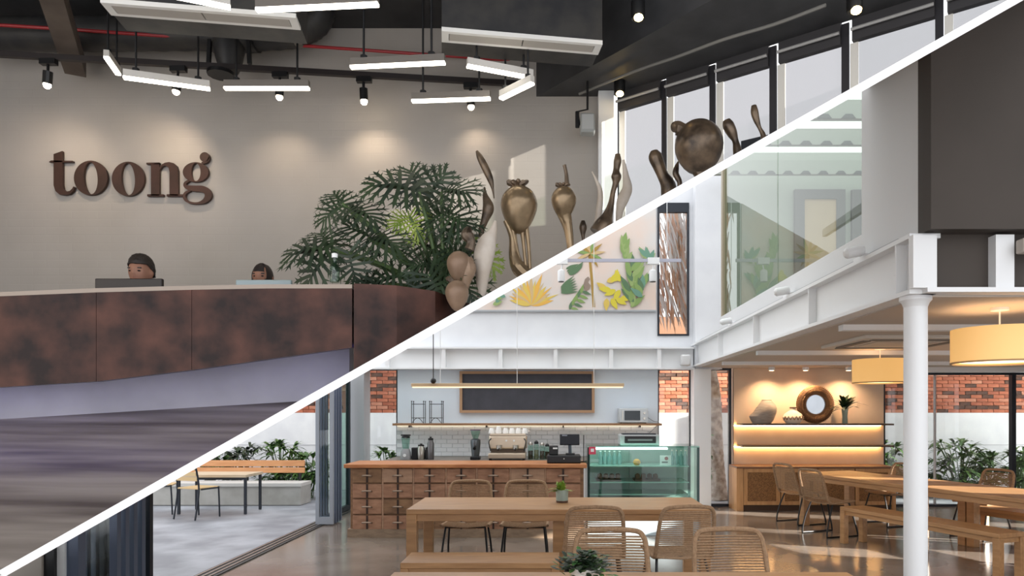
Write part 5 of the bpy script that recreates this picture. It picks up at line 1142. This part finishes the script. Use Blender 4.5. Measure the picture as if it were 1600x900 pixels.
for k in range(nd):
    a = cx0 + .11 + k * wd_ + .008; b = a + wd_ - .016; dr_ = MB().ring([Vector((x, 11.45, z)) for x, z in ((a, .1), (b, .1), (b, cz - .035), (a, cz - .035))], [Vector((x, 11.45, z)) for x, z in ((a + .06, .16), (b - .06, .16), (b - .06, cz - .095), (a + .06, cz - .095))], (0, .03, 0)).build('door', cwm, cb); MB().box(a + .06, b - .06, 11.462, 11.472, .16, cz - .095).build('rattan_panel', ratt, dr_)
# vases
p = at_px(1197, 11.78, ZS); t = thing('stone_vase', 'large squat grey vase leaning to one side on the upper shelf', 'vase', p)
sec = [(.0, .13, 0), (.0, .17, .05), (.0, .2, .12), (.02, .205, .19), (.045, .185, .26), (.055, .14, .33), (.05, .09, .375), (.05, .075, .385)]
m = MB(); n = 24; vs_ = []
for (ox, r_, z) in sec: vs_ += [p + Vector((ox - .04 + r_ * .92 * math.cos(2 * PI * j / n) - (.06 if math.cos(2 * PI * j / n) < 0 and z < .15 else 0) * abs(math.cos(2 * PI * j / n)), r_ * .75 * math.sin(2 * PI * j / n), z)) for j in range(n)]
m.add(vs_, [(i * n + j, i * n + (j + 1) % n, (i + 1) * n + (j + 1) % n, (i + 1) * n + j) for i in range(len(sec) - 1) for j in range(n)] + [list(range(n))[::-1]]); m.build('body', M('vase_stone', (170, 158, 146), .8, col2=(150, 138, 128), vs=7, st=(1, 1, 5), bump=.2), t)
MB().ring([p + Vector((.01 + .085 * math.cos(2 * PI * j / 20), .062 * math.sin(2 * PI * j / 20), .383)) for j in range(20)], [p + Vector((.01 + .068 * math.cos(2 * PI * j / 20), .048 * math.sin(2 * PI * j / 20), .383)) for j in range(20)], (0, 0, .012)).build('rim', M('vase_rim', (150, 138, 126), .8), t)
p = at_px(1239, 11.74, ZS); t = thing('patterned_jar', 'small white jar with zigzag pattern beside the grey vase', 'vase', p)
MB().lathe([(.1, 0), (.15, .05), (.165, .1), (.14, .16), (.07, .21), (.05, .225), (.05, .25)], p, 22).build('body', M('jar_cream', (222, 208, 188), .6), t); MB().lathe([(.05, .25), (.055, .262), (.055, .272)], p, 16).build('rim', M('jar_rim', (110, 84, 64), .6), t)
m = MB()
for k in range(7): 
    a = PI + .25 + k * .38; pts = []
    for j in range(3): q = a + j * .19; zz = .06 + (.06 if j == 1 else 0); r_ = .163 if j != 1 else .166; pts.append(p + Vector((r_ * math.cos(q), r_ * math.sin(q), zz)))
    m.tube(pts, .009, 5)
m.build('zigzag', M('jar_brown', (140, 110, 86), .7), t)
c = P(1274, 632, 11.74); t = thing('rattan_mirror', 'round mirror with a wide woven rattan rim on the upper shelf', 'mirror', c - Vector((0, 0, .27)))
m = MB(); rr = random.Random(4)
tr_ = [Vector((c.x + .235 * math.cos(q), c.y + .02, c.z + .235 * math.sin(q))) for q in [2 * PI * k / 40 for k in range(40)]]; m.tube(tr_, .08, 10, closed=True); m.build('rim', M('rattan_brown', (122, 86, 54), .8, col2=(92, 62, 40), vs=40, bump=.6), t)
m = MB()
for k in range(64): q = 2 * PI * k / 64; m.tube([Vector((c.x + r_ * math.cos(q + o_), c.y + y_, c.z + r_ * math.sin(q + o_))) for r_, y_, o_ in ((.16, -.03, 0), (.235, -.062, .05), (.318, -.0, .1))], .007, 4)
m.build('weave', M('rattan_light', (150, 110, 72), .8), t, kind='stuff')
MB().lathe([(.165, 0), (.165, .01)], (c.x, c.y + .0, c.z), 32, mat=Matrix.Rotation(PI / 2, 4, 'X')).build('glass', M('mirror_glass', (225, 230, 235), .03, metal=1), t)
p = at_px(1320, 11.76, ZS); t = thing('vase_of_leaves', 'clear glass vase holding long dark green leaves on the upper shelf', 'vase', p)
MB().lathe([(.04, 0), (.045, .02), (.04, .12), (.055, .24), (.052, .24), (.036, .12), (.03, .02)], p, 18).build('glass', M('vase_glass', (180, 196, 180), .08, alpha=.55), t)
m = MB(); rr = random.Random(6)
for k in range(44): q = rr.uniform(0, 2 * PI); e = rr.uniform(.1, 1.3); m.blade(p + Vector((0, 0, .2 + rr.uniform(0, .1))), (math.cos(q) * math.cos(e), math.sin(q) * math.cos(e) * .6 - .1, math.sin(e)), rr.uniform(.26, .44), .06, .4, 4)
m.build('leaves', leaf_dark, t, kind='stuff')
m = MB()
for k in range(5): m.tube([p + Vector((rr.uniform(-.015, .015), rr.uniform(-.015, .015), .02)), p + Vector((rr.uniform(-.03, .03), 0, .26))], .005, 5)
m.build('stalks', stem_m, t)
# wall-wash downlights above the shelves
for k, (px, lb) in enumerate([(1205, 'recessed downlight above the grey vase'), (1258, 'recessed downlight above the rattan mirror'), (1325, 'recessed downlight above the vase of leaves')]):
    p = Vector((X(px, 11.7), 11.68, 2.30)); t = thing('recessed_downlight', lb, 'downlight', p, group='recessed downlights above the shelf wall'); MB().lathe([(.05, .0), (.055, .02), (.05, .06)], p, 14).build('ring', white, t); MB().lathe([(.036, -.004), (.036, .01)], p, 12).build('lens', M('warm_lens', (255, 220, 160), em=(255, 205, 140), es=8), t); spot('wash', p - Vector((0, 0, .03)), p + Vector((0, .12, -1)), 26, 130, .9, (1, .70, .42), t)
# drum lamps
for (px, y0, y1, d, r_, lb) in [(1375, 562, 599, 8.25, .305, 'drum pendant lampshade hanging left of the round column'), (1562, 514, 568, 5.1, .315, 'larger drum pendant lampshade at the right edge')]:
    c = P(px, y1, d); h = Z(y0, d) - c.z; t = thing('drum_pendant', lb, 'pendant lamp', c, group='drum pendants over the right tables')
    n = 40; MB().ring([c + Vector((r_ * math.cos(2 * PI * j / n), r_ * math.sin(2 * PI * j / n), .012)) for j in range(n)], [c + Vector(((r_ - .006) * math.cos(2 * PI * j / n), (r_ - .006) * math.sin(2 * PI * j / n), .012)) for j in range(n)], (0, 0, h - .012)).build('shade', M('shade_linen', (226, 190, 138), .8, em=(255, 190, 100), es=.28), t)
    MB().lathe([(r_ - .012, .02), (r_ - .012, .026)], c, n).build('diffuser', M('shade_diffuser', (255, 240, 215), em=(255, 232, 196), es=1.4), t)
    MB().ring([c + Vector(((r_ + .003) * math.cos(2 * PI * j / n), (r_ + .003) * math.sin(2 * PI * j / n), 0)) for j in range(n)], [c + Vector(((r_ - .01) * math.cos(2 * PI * j / n), (r_ - .01) * math.sin(2 * PI * j / n), 0)) for j in range(n)], (0, 0, .012)).build('lower_hoop', M('hoop', (176, 140, 96), .6), t)
    MB().tube([c + Vector((0, 0, h * .5)), (c.x, c.y, 2.36)], .006, 6).build('cord', white, t); MB().lathe([(.06, 2.34), (.06, 2.36)], (c.x, c.y, 0), 14).build('canopy', white, t)
    for k in range(3): q = 2 * PI * k / 3; MB().bar(c + Vector((0, 0, h - .02)), c + Vector(((r_ - .008) * math.cos(q), (r_ - .008) * math.sin(q), h - .02)), .01, .006).build('spoke', white, t)
